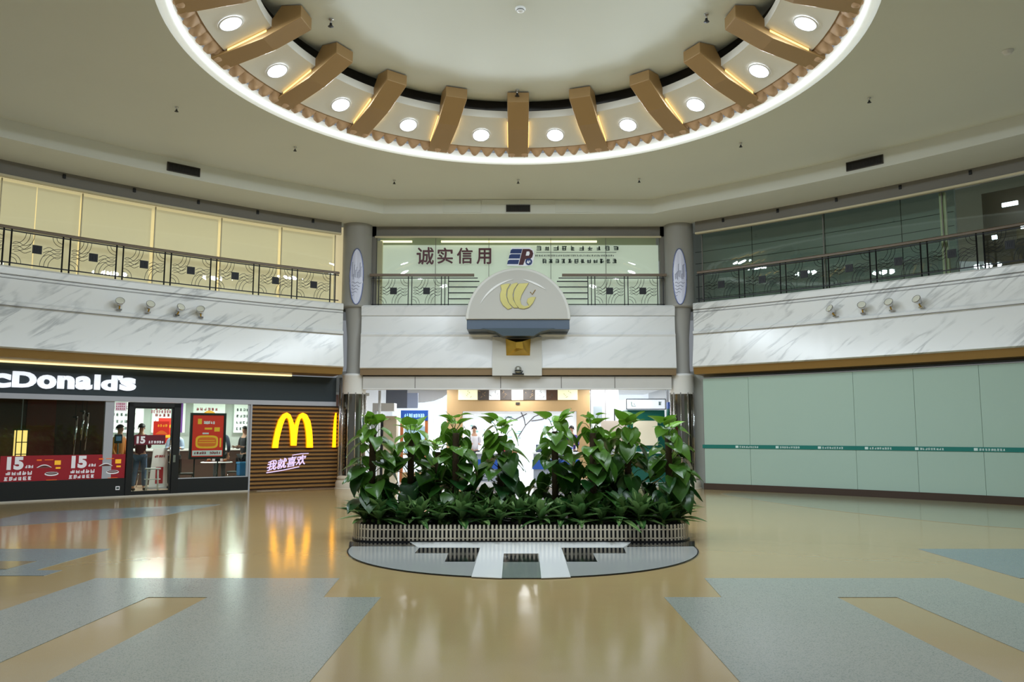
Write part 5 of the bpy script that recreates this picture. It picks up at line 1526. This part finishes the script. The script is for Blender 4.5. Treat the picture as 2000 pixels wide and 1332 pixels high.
for i, (x, y, k, s_) in enumerate(CL):
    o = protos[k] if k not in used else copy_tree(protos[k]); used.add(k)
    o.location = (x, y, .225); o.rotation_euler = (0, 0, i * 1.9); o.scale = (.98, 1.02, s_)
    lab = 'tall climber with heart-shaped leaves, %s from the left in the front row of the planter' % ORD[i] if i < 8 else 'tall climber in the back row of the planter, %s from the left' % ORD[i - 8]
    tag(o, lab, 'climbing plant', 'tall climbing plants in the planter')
def blade(mb, base, d, L_, W_, arch, rg, tint):
    d = Vector(d).normalized(); side = d.cross(Vector((0, 0, 1))).normalized()
    vs = []; fs = []; n = 7
    for i in range(n):
        t = i / (n - 1); w_ = W_ * math.sin(PI * min(1, t * .93 + .05)) ** .8
        if i == n - 1: w_ = .002
        c = Vector(base) + Vector((d.x, d.y, 0)) * L_ * t * (.45 + .55 * t) + Vector((0, 0, L_ * (d.z * t - arch * t * t)))
        for sj in (-1, 0, 1): vs.append(c + side * sj * w_ + Vector((0, 0, abs(sj) * w_ * .45)))
    for i in range(n - 1):
        for j in range(2): fs.append((i * 3 + j, i * 3 + j + 1, (i + 1) * 3 + j + 1, (i + 1) * 3 + j))
    mb.tint = tint; mb.add(vs, fs)
    # pale midrib band
    mb.tint = min(1, tint + .55)
    vs = []; fs = []
    for i in range(1, n - 1):
        t = i / (n - 1); w_ = W_ * math.sin(PI * min(1, t * .93 + .05)) ** .8 * .22
        c = Vector(base) + Vector((d.x, d.y, 0)) * L_ * t * (.45 + .55 * t) + Vector((0, 0, L_ * (d.z * t - arch * t * t) + .004))
        for sj in (-1, 1): vs.append(c + side * sj * w_ + Vector((0, 0, .003)))
    for i in range(n - 3): fs.append((i * 2, i * 2 + 1, i * 2 + 3, i * 2 + 2))
    mb.add(vs, fs)
def make_rosette(seed, n):
    rg = random.Random(seed); root = empty('rosette_plant')
    lf = MB()
    for i in range(n):
        a = i * 2.4 + rg.uniform(-.3, .3); el = (-.05 if i % 3 == 0 and i < n * .6 else .5) + .95 * (i / n) + rg.uniform(-.15, .15)
        L_ = rg.uniform(.27, .40) * (1.1 - .25 * i / n)
        blade(lf, (0, 0, .04), (math.cos(a) * math.cos(el), math.sin(a) * math.cos(el), math.sin(el) + .15), L_, rg.uniform(.032, .052), rg.uniform(.1, .36), rg, rg.uniform(.05, .5))
    lf.build('foliage', M_leaf2, root, True, tint=True)
    MB().lathe([(.022, 0), (.018, .06), (.001, .07)], 8).build('stem', M_stem, root, True)
    return root
rp = [make_rosette(s_, n_) for s_, n_ in ((21, 26), (22, 30), (23, 24))]
spots = []
NF = 17
for i in range(NF): spots.append((px0 + .12 + (px1 - px0 - .24) * i / (NF - 1), 11.86 + (.18 if i in (0, NF - 1) else 0), 'front row', i))
for i in range(16): spots.append((px0 + .26 + (px1 - px0 - .5) * i / 15, 12.08 + (.05 if i % 2 else 0), 'second row', i))
for i in range(3): spots.append((px0 + .17, 12.4 + .28 * i, 'left end', i)); spots.append((px1 - .17, 12.4 + .28 * i, 'right end', i))
usedr = set()
for n_, (x, y, row, i) in enumerate(spots):
    k = (n_ * 7 + i) % 3
    o = rp[k] if k not in usedr else copy_tree(rp[k]); usedr.add(k)
    rg = random.Random(n_)
    o.location = (x + rg.uniform(-.03, .03), y, .215); o.rotation_euler = (0, 0, rg.uniform(0, 6.28)); q = rg.uniform(1.15, 1.5); o.scale = (q, q, q * rg.uniform(.9, 1.1))
    if 'row' in row: lab = 'low striped leafy plant in the %s of the planter, %s from the left' % (row, ORD[i])
    else: lab = 'low striped leafy plant at the %s of the planter, %s from the front' % (row, ORD[i])
    tag(o, lab, 'leafy plant', 'low leafy plants round the planter')
